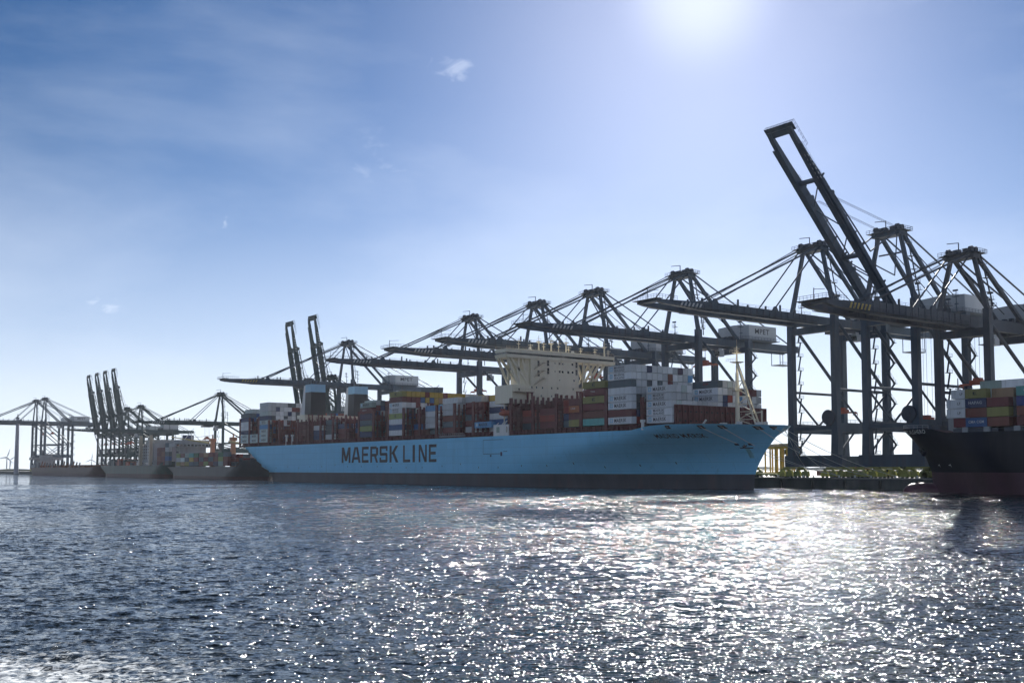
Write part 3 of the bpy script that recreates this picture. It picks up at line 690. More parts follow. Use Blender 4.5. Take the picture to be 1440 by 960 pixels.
def word_part(parent, body, w, h, x, z, m, y=-.02):
    k = (body, w, h)
    if k not in _word:
        mb = MB()
        lines = body.split('\n'); n = len(lines)
        for i, ln in enumerate(lines):
            hh = h/n*.82 if n > 1 else h
            word_mesh(mb, ln, lambda u, v, i=i, hh=hh: (u, 0, (n-1-i)*h/n + v), w, hh)
        _word[k] = mb.mesh('lettering', M['ink'])
    o = link('lettering', _word[k], parent, loc=(x, y, z))
    o.material_slots[0].link = 'OBJECT'; o.material_slots[0].material = m
    return o
_emb = None
def emblem(parent, x, z):
    """light blue square with a white seven-pointed star"""
    global _emb
    if _emb is None:
        mb = MB(); mb.box(0, 1.5, -.012, 0, 0, 1.5); mb.m = 1
        pts = []
        for i in range(14):
            a = pi/2 + i*pi/7; r = .62 if i % 2 == 0 else .27; pts.append((.75+r*cos(a), .75+r*sin(a)))
        mb.add([(p[0], -.02, p[1]) for p in pts], [tuple(range(14))])
        _emb = mb.mesh('emblem', [M['funnel_blue'], M['white']])
    return link('emblem', _emb, parent, loc=(x, -.012, z))
n_cont = 0
def put(X, y, z, c, label, group, L=12.19, H=2.43, text=None):
    global n_cont
    o = link('shipping_container', container_mesh(L, H), loc=(X, y, z)); n_cont += 1
    o.material_slots[0].link = 'OBJECT'; o.material_slots[0].material = CM[c]
    o['label'] = label; o['category'] = 'container'; o['group'] = group
    if text == 'M':
        emblem(o, 1.0, .55); word_part(o, 'MAERSK', 6.3, 1.25, 3.3, .65, M['ink'])
    elif text == 'MS':
        emblem(o, 1.0, .55); word_part(o, 'MAERSK\nSEALAND', 5.4, 2.0, 3.3, .3, M['ink'])
    elif text:
        body, w_, h_, x_, z_, m_ = text; word_part(o, body, w_, h_, x_, z_, m_)
    return o
stuff_boxes = []                                               # (x, y, z, L, colour)
Z0, TH = 22.6, 2.59
GRP = 'containers stacked on the blue ship'
def slot(bay, row, tier, c, phrase, y0=249.7, text=None, L=12.19, extra='', dz=0):
    lt = {'M': ' with dark lettering', 'MS': ' with twin lettering'}.get(text, extra)
    rp = 'outboard row' if row == 0 else ORD[row]+' row inboard'
    lab = '%s container%s, %s tier up, %s, %s' % (CW[c], lt, ORD[tier], rp, phrase)
    return put(bay+R.uniform(-.04,.04), y0+2.52*row, Z0+TH*tier+dz, c, lab, GRP, L=L, text=text)
def fill(bay, rows, tiers, cols, y0=249.7, L=12.19):
    for r_ in rows:
        for t in tiers: stuff_boxes.append((bay, y0+2.52*r_, Z0+TH*t, L, R.choice(cols)))
def grid(bay, tier, cols, phrase, r0=1, y0=249.7):
    for i, c in enumerate(cols.split()): slot(bay, r0+i, tier, {'w':'white','g':'grey','d':'dark','n':'navy','m':'maroon','y':'yellow','o':'olive','b':'blue','s':'slate','p':'pale','t':'tan','r':'brown','R':'red','u':'purple','k':'skyblue','O':'orange','c':'cream'}[c], phrase, y0)
def gfill(bay, tier, cols, r0=1, y0=249.7):
    k = {'w':'white','g':'grey','d':'dark','n':'navy','m':'maroon','y':'yellow','o':'olive','b':'blue','s':'slate','p':'pale','t':'tan','r':'brown','R':'red','u':'purple','k':'skyblue','O':'orange','c':'cream'}
    for i, c in enumerate(cols.split()): stuff_boxes.append((bay, y0+2.52*(r0+i), Z0+TH*tier, 12.19, k[c]))
DK = ['maroon','maroon','slate','dark','brown','navy','red','grey','blue']
# stern bays
ph = 'rearmost bay of blue ship'
for t, (c, tx) in enumerate([('pale','M'),('pale','M'),('navy',None),('white',None),('white',None),('navy',None),('slate',None)]): slot(-627.5, 0, t, c, ph, text=tx)
grid(-627.5, 7, 'p p g g', ph, 1); grid(-627.5, 6, 's b n s', ph, 1); gfill(-627.5, 5, 'b g r d', 1); gfill(-627.5, 4, 'd g d m', 1)
fill(-627.5, range(1,5), range(0,4), DK); fill(-627.5, range(5,20), range(0,7), DK)
ph = 'second bay from blue stern'
for t in (0, 1): slot(-612.9, 0, t, 'pale', ph, text='M')
fill(-612.9, range(2,9), range(0,3), DK)
ph = 'tall bay near stern'
for t, (c, tx) in enumerate([('pale','M'),('pale','M'),('pale','M'),('skyblue',None),('pale','MS'),('navy',None),('pale',None),('white',None),('grey',None)]): slot(-598.5, 0, t, c, ph, text=tx, extra='')
grid(-598.5, 8, 'g g g g d s g w g', ph); grid(-598.5, 7, 'g n g w w m m w g', ph); grid(-598.5, 6, 'g w w g n w d w m', ph); gfill(-598.5, 5, 'd w w d g w d m d')
fill(-598.5, range(1,10), range(0,5), DK); fill(-598.5, range(10,20), range(0,7), DK)
# ahead of the funnels
for b_, hi in ((-530.4,3),(-515.9,4),(-501.4,3),(-486.9,3)): fill(b_, [r_ for r_ in range(1,22) if R.random() < .6], range(0,hi), DK+['grey','white'])
ph = 'low bay ahead of funnels'
WT = M['white']
for t, (c, tx, ex) in enumerate([('navy',None,''),('lime',None,''),('slate',None,''),('purple',None,''),('maroon',('HAMBURG SÜD',4.2,.7,2.6,1.3,WT),' with white lettering'),('palegreen','M','')]): slot(-472.8, 0, t, c, ph, text=tx, extra=ex, dz=.3*t)
grid(-472.8, 6, 'p s', ph, 1); grid(-472.8, 6, 'm m m m m m', ph, 4)
fill(-472.8, [1,2]+list(range(4,20)), range(0,6), DK); fill(-457.9, range(3,20), range(0,3), DK)
ph = 'tall bay ahead of funnels'
MSC = ('MSC',1.7,1.5,5.2,.5,M['ink'])
for t, (c, tx, ex) in enumerate([('white',None,''),('blue',None,''),('white',None,''),('lime',MSC,' with dark square mark'),('white','MS',''),('white','M',''),('maroon',None,''),('olive',MSC,' with dark square mark')]): slot(-443.4, 0, t, c, ph, text=tx, extra=ex)
grid(-443.4, 7, 'y y y y m y y y m y y y y w p w o y m s', ph); grid(-443.4, 6, 'm m m b y b y t y n n b d w w g y m m g', ph)
grid(-443.4, 5, 'w w m w w r y d y y d g w w g g m d', ph); gfill(-443.4, 4, 'd d p w g w p p g w')
slot(-443.4, 7, 8, 'slate', ph); slot(-443.4, 8, 8, 'slate', ph)
fill(-443.4, range(1,21), range(0,4), DK); fill(-443.4, range(11,21), [4], DK)
for b_, hi in ((-428.9,2),(-414.4,2)): fill(b_, range(2,20), range(0,hi), DK)
ph = 'fourth bay behind the bridge'
for t, cs_ in ((4,'k w w'),(3,'w w g')): grid(-414.4, t, cs_, ph, 1)
for t, cs_ in ((2,'g w w'),(1,'g w w')): gfill(-414.4, t, cs_, 1)
ph = 'third bay behind the bridge'
grid(-399.9, 5, 'w g w g', ph, 1); gfill(-399.9, 4, 'g w w g', 1)
fill(-399.9, range(1,5), range(0,4), DK+['grey']); fill(-399.9, range(5,20), range(0,4), DK)
ph = 'second bay behind the bridge'
grid(-385.4, 5, 'g w g w b w', ph, 2); gfill(-385.4, 4, 'm r g g m m', 2)
fill(-385.4, range(2,8), range(0,4), DK+['tan']); fill(-385.4, range(8,20), range(0,5), DK+['yellow','grey'])
ph = 'bay just behind the bridge'
o = slot(-370.9, 0, 0, 'skyblue', ph, text='M', dz=1.4)
grid(-370.9, 5, 'y O w c', ph, 3); gfill(-370.9, 4, 'w w g w', 3)
fill(-370.9, range(3,7), range(0,4), DK+['grey','white']); fill(-370.9, range(7,20), range(0,4), DK)
# ahead of the bridge
fill(-343.9, range(2,21), range(0,3), DK); fill(-329.3, range(1,21), range(0,3), DK); fill(-314.6, range(1,21), range(0,4), DK)
ph = 'short stack right of bridge tower'
for t, (c, tx, ex) in enumerate([('olive',None,''),('maroon',None,''),('orange',('LINE',2.6,.6,1.2,1.1,WT),' with white lettering'),('maroon',None,'')]): slot(-308.3, 0, t, c, ph, text=tx, L=6.06, extra=ex)
ph = 'lower stack ahead of bridge'
for t, (c, tx, ex) in enumerate([('teal',None,''),('brown',None,''),('maroon',None,''),('olive',MSC,' with dark square mark'),('maroon',('Triton',2.4,.6,4.4,1.2,WT),' with small white lettering'),('olive',MSC,' with dark square mark')]): slot(-300.1, 0, t, c, ph, text=tx, extra=ex, dz=.1*t)
fill(-300.1, range(1,20), range(0,6), DK+['olive'])
ph = 'tall stacks ahead of bridge'
for t, (c, tx) in enumerate([('white','M'),('maroon',None),('white','M'),('white','M'),('white',None),('slate',None),('white','MS'),('white','MS')]): slot(-286.1, 0, t, c, ph, text=tx)
grid(-286.1, 7, 'w w n w g w w g u w w', ph); grid(-286.1, 6, 'w g w w w g r w w g k', ph); grid(-286.1, 5, 'g w d w s w m g w w w', ph); grid(-286.1, 4, 'g w w', ph); gfill(-286.1, 4, 'g w w g w p w w', 4)
fill(-286.1, range(1,12), range(0,4), DK); fill(-286.1, range(12,20), range(0,5), DK)
ph = 'foremost bay behind breakwater'; NY = 254.4
for t, tx in enumerate(['M','MS','M','MS','M']): slot(-271.4, 0, t, 'white', ph, NY, text=tx)
for t, cs_ in ((4,'w p w'),(3,'w g w')): grid(-271.4, t, cs_, ph, 1, NY)
for t, cs_ in ((2,'p w w'),(1,'m g')): gfill(-271.4, t, cs_, 1, NY)
grid(-271.4, 2, 'w g g w w', ph, 4, NY); fill(-271.4, range(1,9), range(0,2), DK, NY)
for t, (c, tx, ex) in enumerate([('white',None,''),('white','M',''),('white','M',''),('slate',('ZIM',2.6,.7,5,1,CM['red']),' with red lettering')]): slot(-271.4, 9, t+2, c, ph, NY, text=tx, extra=ex)
for t, cs_ in ((5,'g p w'),(4,'w g g'),(3,'n R w')): grid(-271.4, t, cs_, ph, 10, NY)
gfill(-271.4, 2, 'n w w', 10, NY)
for t, cs_ in ((4,'m d m m g'),(3,'k w m w g')): grid(-271.4, t, cs_, ph, 13, NY)
gfill(-271.4, 2, 'w g m g w', 13, NY)
fill(-271.4, range(9,18), range(0,2), DK, NY)
# the far and hidden rest of the load: one mass
def stuff_containers(name, boxes, label):
    keys = sorted({b_[4] for b_ in boxes}); mb = MB()
    for (x, y, z, L, c) in boxes:
        mb.m = keys.index(c); mb.box(x+.02, x+L-.02, y+.02, y+2.36, z, z+2.43)
    o = mb.build(name, [CM[k] for k in keys]); o['kind'] = 'stuff'; o['label'] = label; o['category'] = 'containers'
    return o
stuff_containers('container_mass', stuff_boxes, 'mass of dark containers deep in the stacks of the blue ship')

# ------------------------------------------------------------------ quay cranes
def crane_parts(T):
    """list of (name, mesh, parent part name, tag); local: x along quay, y from waterside rail, z from quay"""
    out = []
    hx, g = T['hx'], T['g']; zb = T['zb']; dep = T['dep']; zt = zb+dep; za = T['za']; tip = T['tip']; C1 = M[T['mat']]
    bx = T['bx']
    def P(name, mb, m=None, parent=None, tag=None, smooth=False): out.append((name, mb.mesh(name, m or C1, smooth), parent, tag)); return name
    LW = T['lw']
    for sx in (-1, 1):
        for y in (0, g):
            l = MB(); x = sx*hx
            l.beam((x,y,8.0),(x,y,19.7), LW*1.35, LW*1.25, LW*1.05, LW*1.02, up=(0,1,0)); l.beam((x,y,19.7),(x,y,zt-.3 if y else zt+2.0), LW, LW, LW*.96, LW*.96, up=(0,1,0))
            P('leg', l)
    for y in (0, g):
        s = MB(); s.box(-hx-3, hx+3, y-1.25, y+1.25, 3.9, 7.99); P('sill_beam', s)
        s = MB(); s.box(-hx+LW*.55, hx-LW*.55, y-.8, y+.8, 16.4, 18.6) if y else s.box(-hx+LW*.55, hx-LW*.55, y-.7, y+.7, 17.0, 18.4); P('portal_cross_beam', s)
        s = MB(); s.box(-hx+LW*.5, hx-LW*.5, y-.9, y+.9, zb-2.6, zb-.2); P('upper_cross_beam', s)
        for sx in (-1, 1):
            b = MB(); w = MB()
            for k in range(4):
                x = sx*hx + (k-1.5)*3.6
                b.prism([(x-1.55,1.3),(x-1.1,2.35),(x+1.1,2.35),(x+1.55,1.3),(x+1.55,.5),(x-1.55,.5)], y-.55, y+.55, 'y')
                b.beam((x,y,2.3),(x,y,2.75),.8)
                for d in (-.85, .85): w.tube((x+d,y-.35,.46),(x+d,y+.35,.46),.46,10)
            for k in (-1, 1): b.prism([(sx*hx+k*3.6-2.6,2.7),(sx*hx+k*3.6-.7,3.6),(sx*hx+k*3.6+.7,3.6),(sx*hx+k*3.6+2.6,2.7)], y-.5, y+.5, 'y')
            b.box(sx*hx-4.4, sx*hx+4.4, y-.7, y+.7, 3.3, 3.88)
            P('bogie', b, M['bogie'], None, ('bog', sx, y)); P('wheel', w, M['rubber'], ('bog', sx, y), None)
    for sx in (-1, 1):
        x = sx*hx
        s = MB(); s.box(x-.85, x+.85, LW*.5, g-LW*.5, 16.2, 19.6); P('portal_beam', s)
        s = MB(); s.rail((x+sx*.8,1.5,19.6),(x+sx*.8,g-1.5,19.6),1.1,2.5,.06); P('walkway_rail', s)
        ty = T['tie']
        s = MB(); s.tube((x,LW*.4,ty),(x,g-LW*.4,ty),.5,8); P('tie_bar', s)
        s = MB(); s.tube((x,1.0,zb+1.5),(x,g-1.0,ty+.6),.62,8); P('diagonal_brace', s)
        s = MB(); s.tube((x,1.2,ty-1.2),(x,g*.5-.5,19.6),.4,8); P('knee_brace', s)
        s = MB(); s.tube((x,g-1.2,ty-1.2),(x,g*.5+.5,19.6),.4,8); P('knee_brace', s)
        s = MB(); s.tube((x,1.2,8.4),(x,g*.34,16.3),.35,8); P('knee_brace', s)
    # rear girders and, at the waterside, the boom
    gr = T['rear']
    bw = T['bw']
    for sx in (-1, 1):
        s = MB(); s.box(sx*bx-bw/2, sx*bx+bw/2, -2.5, gr, zb+.05, zt-.05); P('rear_girder', s)
    s = MB()
    for y in (g+3, gr-.8): s.box(-bx+bw/2, bx-bw/2, y-.6, y+.6, zb+.4, zt-.6)
    P('girder_tie', s)
    ang = T.get('raise', 0); hy, hz = -2.8, zb+dep*.6
    Mx = Matrix.Translation((0,hy,hz)) @ Matrix.Rotation(-radians(ang), 4, 'X') @ Matrix.Translation((0,-hy,-hz))
    def BM(mb): 
        if ang: mb.v = rot_pts(mb.v, Mx)
        return mb
    for sx in (-1, 1):
        s = MB(); x = sx*bx
        s.box(x-bw/2-.22, x+bw/2+.22, tip+19, -2.9, zb-.16, zb-.004); s.prism([(tip,zb+dep*.38),(tip+3,zb+dep*.22),(tip+18,zb),(-2.7,zb),(-2.7,zt),(tip+22,zt),(tip+14,zb+dep*.8),(tip,zb+dep*.62)], x-bw/2, x+bw/2, 'x'); P('boom_girder', BM(s), None, None, ('boom', sx))
        s = MB()
        for k in range(6 if sx > 0 else 0):
            y = tip+10+k*1.7; s.prism([(y,zb+dep*.14),(y+.8,zb+dep*.14),(y+1.7,zb+dep*.66),(y+.9,zb+dep*.66)], x+bw/2, x+bw/2+.04, 'x')
        if sx > 0: P('warning_stripe', BM(s), M['yellow'] if T.get('stripe') else M['white'], ('boom', sx), None)
        s = MB(); s.box(x+sx*bw/2, x+sx*(bw/2+.9), tip+6, -4, zb+.5, zb+.62) if sx > 0 else s.box(x-bw/2-.9, x-bw/2, tip+6, -4, zb+.5, zb+.62)
        xo = x+sx*(bw/2+.85); s.rail((xo,tip+6,zb+.62),(xo,-4,zb+.62),1.1,2.6,.05)
        s.rail((x,tip+18,zt),(x,-6,zt),1.0,3.2,.045); P('boom_walkway', BM(s), None, ('boom', sx), None)
        s = MB()
        for k in range(7):
            y = tip+22+k*(abs(tip)-30)/7+R.uniform(-2,2); h = R.uniform(.8,2.4); s.cb(x, y, zt+h/2, .5, .5, h); 
        for k in range(int((abs(tip)-26)/3.2)): s.box(x+bw/2, x+bw/2+.14, tip+21+k*3.2, tip+21.16+k*3.2, zb+.05, zt-.05)
        P('sheave_support', BM(s), M['crane2'], ('boom', sx), None)
    s = MB(); s.box(-bx+bw/2, bx-bw/2, tip+.2, tip+2.2, zb+dep*.4, zb+dep*.62); P('boom_end_beam', BM(s))
    s = MB(); s.box(-bx-1.6, bx+1.6, tip-1.2, tip+1.6, zb+dep*.64, zb+dep*.70); s.rail((-bx-1.6,tip-1.2,zb+dep*.7),(bx+1.6,tip-1.2,zb+dep*.7),1.2,1.2,.06); s.rail((bx+1.6,tip-1.2,zb+dep*.7),(bx+1.6,tip+8,zb+dep*.7),1.2,1.2,.06); s.beam((0,tip,zb+dep*.7),(0,tip+.2,zb+dep*.7+3.4),.18); s.beam((0,tip,zb+dep*.7+3),(0,tip+5,zb+dep*.7+3.6),.14); P('boom_tip_platform', BM(s))
    n = 5; ys = [tip+20+(abs(tip)-26)*k/n for k in range(n+1)]
    for y in (ys[0], ys[3], ys[-1]):
        s = MB(); s.box(-bx+bw/2, bx-bw/2, y-.5, y+.5, zb+dep*.25, zb+dep*.75); P('boom_cross_beam', BM(s))
    for k in range(n):
        s = MB(); sg = 1 if k % 2 else -1; s.tube((-sg*bx,ys[k],zb+dep*.5),(sg*bx,ys[k+1],zb+dep*.5),.22,6); P('boom_brace', BM(s))
    # apex frame
    ax = T['ax']; apex = []
    for sx in (-1, 1):
        s = MB(); s.beam((sx*hx*.98,.2,zt+1.6),(sx*ax,1.0,za-2.2),1.35,1.35,1.1,1.1,up=(0,1,0)); P('apex_post', s)
        s = MB(); s.beam((sx*ax,2.2,za-1.8),(sx*(bx+.4),g-.5,zt-.1),1.15,1.15,up=(1,0,0)); P('rear_strut', s)
        s = MB(); s.tube((sx*ax,3.0,za-1.2),(sx*bx,gr-6,zt+.4),.30,8); P('backstay', s)
        s = MB(); s.tube((sx*ax*.9,2.6,za-3.4),(sx*bx,gr*.64,zt+.2),.16,6); P('backstay_rope', s, M['rope'])
    s = MB(); s.box(-ax-1.3, ax+1.3, -1.2, 3.2, za-3.0, za-1.0); P('apex_head', s, None, None, ('apex',))
    s = MB()
    for sx in (-1, 1):
        for y in (-.4, 2.0): s.tube((sx*ax-.5,y,za-.2),(sx*ax+.5,y,za-.2),1.0,12)
        s.cb(sx*ax*.4, 1, za-.4, 1.6, 2.2, 1.6)
    P('sheave', s, M['crane2'], ('apex',), None)
    s = MB(); s.box(-ax-2.6, ax+2.6, -2.4, 4.4, za-1.6, za-1.45); s.rail((-ax-2.6,-2.4,za-1.5),(ax+2.6,-2.4,za-1.5),1.2,1.3,.07); s.rail((ax+2.6,-2.4,za-1.5),(ax+2.6,4.4,za-1.5),1.2,1.3,.07); s.rail((-ax-2.6,4.4,za-1.5),(ax+2.6,4.4,za-1.5),1.2,1.3,.07)
    s.beam((-ax*.3,1,za),(-ax*.3,1,za+2.8),.25); s.beam((-ax*.3,1,za+2.7),(-ax*.3-2.4,-1.8,za+2.4),.22); P('apex_platform', s, None, ('apex',), None)
    s = MB(); s.tube((-ax*.7,1,za-3),(hx*.72,.6,(za+zt)/2-2),.28,6) if not ang else s.tube((-ax,1,za-9),(ax,1,za-9),.3,6); P('apex_brace', s)
    s = MB(); k = 0; z = zt+2.5
    while z < za-4:
        f = (z-zt)/(za-zt); x = hx+(ax-hx)*f+1.3; s.box(x-.2, x+1.3, -.2, 1.8, z, z+.12); s.rail((x+1.3,-.2,z),(x+1.3,1.8,z),1.1,1.5,.06); s.beam((x+.2,1.5,z),(x-.6,1.5,z+4.6),.4,.15); z += 4.6
    P('apex_ladder', s)
    # stays to the boom
    o1, o2 = tip+T['st1'], tip+T['st2']
    for sx in (-1, 1):
        for yy, nme, r_ in ((o1,'forestay',.33),(o2,'forestay',.27)):
            q = Vector((sx*bx,yy,zt+1.0))
            s = MB()
            if ang:
                q = Mx @ q; a = Vector((sx*ax,-.6,za-1.6)); mid = (a+q)/2 + Vector((0, 4.5 if yy == o2 else 2.0, -9.0 if yy == o2 else -13.0))
                s.tube(a, mid, r_*.8, 6); s.tube(mid, q, r_*.8, 6)
            else: s.tube((sx*ax,-.6,za-1.6), q, r_, 8)
            P(nme, s)
            lug = MB(); lug.prism([(yy-1.4,zt),(yy+1.4,zt),(yy+.4,zt+1.5),(yy-.4,zt+1.5)], sx*bx-.35, sx*bx+.35, 'x'); P('stay_lug', BM(lug), None, ('boom', sx), None)
    s = MB()
    for sx in (-1, 1):
        for d in (-.5, .1, .6):
            q = Vector((sx*bx*.8+d,o1+2,zt+1.2)); q = Mx @ q if ang else q
            s.tube((sx*ax*.8+d,-.4,za-.2), q, .055, 4)
    P('hoist_rope', s, M['rope'])
    # machinery house on the rear girders
    y0, y1, hh, hw = T['house']
    s = MB(); s.prism([(-hw,zt+.3),(hw,zt+.3),(hw,zt+.3+hh),(0,zt+.9+hh),(-hw,zt+.3+hh)], y0, y1, 'y'); P('machinery_house', s, M['house'], None, ('house',))
    if T.get('text', True):
        s = MB(); word_mesh(s, 'MPET', lambda u, v: (hw+.04, y0+(y1-y0)*.22+u, zt+.3+hh*.42+v), (y1-y0)*.52, hh*.36); P('lettering', s, M['ink'], ('house',), None)
    s = MB(); s.box(-hw-1, hw+1, y0-3, y1+1, zt+.02, zt+.28); s.rail((hw+1,y0-3,zt+.28),(hw+1,y1+1,zt+.28),1.1,1.8,.06); s.rail((-hw-1,y0-3,zt+.28),(hw+1,y0-3,zt+.28),1.1,1.8,.06); P('house_platform', s, None, ('house',), None)
    s = MB()
    for k in range(5): s.cb(-hw+1.5+k*2.4, y0-1.8, zt+1.2, 1.3, 1.4, 1.9)
    P('electrical_cabinet', s, M['crane2'], ('house',), None)
    # rear end service cage
    s = MB()
    for xx in (-2.4, 2.4):
        for yy in (gr-10, gr-2.4): s.beam((xx,yy,zb),(xx,yy,zb-5.5),.22)
    s.box(-2.6,2.6,gr-10.2,gr-2.2,zb-5.7,zb-5.4); s.rail((2.6,gr-10.2,zb-5.4),(2.6,gr-2.2,zb-5.4),1.1,1.6,.06); s.beam((0,gr-1,zt),(0,gr+1.8,zt+2.2),.3); s.box(-bx,bx,gr,gr+1.6,zb+.6,zb+.8); s.rail((-bx,gr+1.6,zb+.8),(bx,gr+1.6,zb+.8),1.1,1.6,.06); P('service_cage', s)
    # zigzag stair by the landside leg and ladder platforms by the waterside leg
    s = MB(); z = 8.2; k = 0; x = -hx+LW*.5+.1
    while z < zb-5:
        s.box(x, x+1.6, LW*.5, LW*.5+1.9, z, z+.14); s.rail((x+1.6,LW*.5,z),(x+1.6,LW*.5+1.9,z),1.1,1,.06); s.beam((x+.6,LW*.5+.4,z),(x+.9,LW*.5+1.4,z+5.2),.6,.12); z += 5.2
    P('ladder', s)
    s = MB(); z = 8.2; x = hx+LW*.5+.4; k = 0
    while z < zb-4:
        ya, yb = (g-2.2, g+2.2) if k % 2 == 0 else (g+2.2, g-2.2)
        s.beam((x+.5,ya,z),(x+.5,yb,z+3.8),.9,.14); s.rail((x+1,ya,z),(x+1,yb,z+3.8),1.1,1.6,.05); s.box(x, x+1.1, yb-.9, yb+.9, z+3.75, z+3.9); z += 3.8; k += 1
    P('stair_tower', s)
    s = MB(); s.tube((hx-2.2,-1.9,21.5),(hx-2.2,-.9,21.5),2.7,18); s.tube((hx-2.2,-2.1,21.5),(hx-2.2,-.6,21.5),.8,10); s.box(hx-3.2,hx-1.2,-1.6,-.7,18.4,19.5); P('cable_reel', s, M['crane2'])
    for xx, yy in ((-hx+1, 5), (hx-1, 4), (hx-1.4, g-3)):
        s = MB(); s.tube((xx,yy,zt),(xx,yy,zt+7.2),.22,6,.12); s.box(xx-1.1,xx+1.1,yy-.6,yy+.6,zt+5.1,zt+5.25); s.rail((xx-1.1,yy-.6,zt+5.2),(xx+1.1,yy-.6,zt+5.2),1,1,.06); s.cb(xx,yy-.4,zt+7.3,1.8,.5,.6); s.cb(xx,yy+.2,zt+2.6,1.4,.4,.3); P('floodlight_mast', s)
    # trolley group, moved along y per crane
    s = MB(); s.box(-bx-.2, bx+.2, -3.5, 3.5, zb-1.6, zb-.5); s.cb(-bx*.4,0,zb-.1,1.5,4.4,.6); P('trolley', s, M['crane2'], None, ('trolley',))
    s = MB(); s.box(bx-2.4, bx-.1, 4.2, 7.4, zb-4.4, zb-1.7); s.box(bx-2.0,bx-.5,5,6.6,zb-1.7,zb-.9); P('operator_cabin', s, M['house'], ('trolley',), None)
    s = MB(); s.box(bx-2.45, bx-.05, 4.15, 4.6, zb-4.2, zb-2.4); P('cabin_window', s, M['glass'], ('trolley',), None)
    for d in ((-1.6,-1.5),(1.6,-1.5),(-1.6,1.5),(1.6,1.5)):
        s = MB(); s.tube((d[0],d[1],-1),(d[0],d[1],0),.06,5); P('spreader_rope', s, M['rope'], ('trolley',), ('ropes',))
    s = MB(); s.box(-6.05,6.05,-.6,.6,0,.55); s.box(-6.1,-5.6,-1.2,1.2,-.25,.3); s.box(5.6,6.1,-1.2,1.2,-.25,.3); s.box(-2.2,2.2,-1.5,1.5,.55,1.5); s.cb(0,0,1.9,2.6,1.8,.7)
    for xx in (-6,6):
        for yy in (-1.15,1.15): s.beam((xx,yy,-.2),(xx,yy*1.2,-1.0),.16)
    P('spreader', s, M['orange'] if not T.get('yspread') else M['yellow'], ('trolley',), ('spreader',))
    return out
BIG = dict(hx=9.7, g=30, lw=2.3, zb=55.0, dep=3.05, za=85.4, tip=-82, bx=4.0, bw=1.5, ax=4.2, tie=31.4, rear=69, st1=27, st2=57, house=(31.5,49,6.2,8.8), mat='crane')
TYPES = {
 'big': BIG,
 'bigy': dict(BIG, stripe=True, yspread=True),
 'big_up': dict(BIG, **{'raise': 45}, tip=-77, text=False),
 'mid': dict(BIG, hx=8.6, zb=47.6, dep=3.8, za=73.2, tip=-74, st1=24, st2=52, ax=3.9, bx=3.6, tie=28, stripe=True, mat='crane2', rear=62, text=False),
 'small': dict(BIG, hx=8.6, lw=1.7, zb=38.4, dep=2.9, za=64.8, tip=-66, st1=18, st2=44, ax=2.6, bx=4.6, bw=1.3, tie=24, rear=52, house=(22,36,5,6), mat='crane_far', text=False),
 'small_up': dict(BIG, hx=8.6, lw=1.7, zb=38.4, dep=2.9, za=64.8, tip=-66, st1=18, st2=44, ax=2.6, bx=4.6, bw=1.3, tie=24, rear=52, house=(22,36,5,6), mat='crane_far', text=False, **{'raise': 80}),
}
_cp = {}
def place_crane(tp, X, label, ty=-20, drop=14, scale=1.0, Y=316.0, group='quay cranes along the terminal'):
    if tp not in _cp: _cp[tp] = crane_parts(TYPES[tp])
    e = empty('quay_crane', (X, Y, ZQ), label, 'crane', group); e.scale = (scale,)*3
    tags = {}; T = TYPES[tp]
    for name, me, parent, tag in _cp[tp]:
        par = tags[parent] if parent else e
        o = link(name, me, par)
        if tag: tags[tag] = o
        if name in ('wheel','sheave','electrical_cabinet','sheave_support','warning_stripe'): o['kind'] = 'stuff'
        if tag == ('trolley',): o.location = (0, ty, 0)
        if tag == ('ropes',): o.location = (0, 0, T['zb']-1.5); o.scale = (1, 1, drop)
        if tag == ('spreader',): o.location = (0, 0, T['zb']-1.5-drop-1.9)
    return e
place_crane('bigy', -617.9, 'dark quay crane with yellow striped boom reaching down left over the blue stern', -30, 10)
place_crane('big', -474.6, 'dark quay crane with its boom down just left of the cream bridge tower', 6, 7)
bpy.data.objects[-1] if False else None
place_crane('big', -415.9, 'dark quay crane with boom down, apex just left above the bridge tower', -8, 9)
place_crane('big', -372.6, 'dark quay crane with boom down, apex above the right end of bridge wing', 2, 7)
place_crane('big', -315.7, 'dark quay crane with boom down, standing behind the tall white container stacks', 14, 5)
place_crane('big', -248.9, 'dark quay crane with boom down, standing right of the blue bow', 16, 28)
place_crane('big_up', -216.6, 'tall dark quay crane with its boom raised steeply, behind the black bow', 20, 32)
place_crane('mid', -190.0, 'lower dark quay crane behind the black ship, boom reaching left to the raised one', 8, 14)
place_crane('small_up', -640, 'small crane with upright boom, right one of the pair behind the left funnel', 6, 6)
place_crane('small_up', -676, 'small crane with upright boom, left one of the pair behind the stern stacks', 6, 6)
place_crane('small', -840, 'small green crane with boom down, just left of the blue stern', -10, 8)
for i, X in enumerate((-1097, -1127, -1158, -1190)):
    place_crane('small_up', X, 'far small crane with upright boom, %s from right of the row of four' % ORD[i], 6, 6)
place_crane('small', -1052, 'far small green crane with boom down, right of the four upright booms', -10, 8)
place_crane('big', -1455, 'far dark crane with boom down, right one of the leftmost pair', 10, 8, 1.1)
place_crane('big', -1505, 'far dark crane with boom down, left one of the leftmost pair', 10, 8, 1.1)

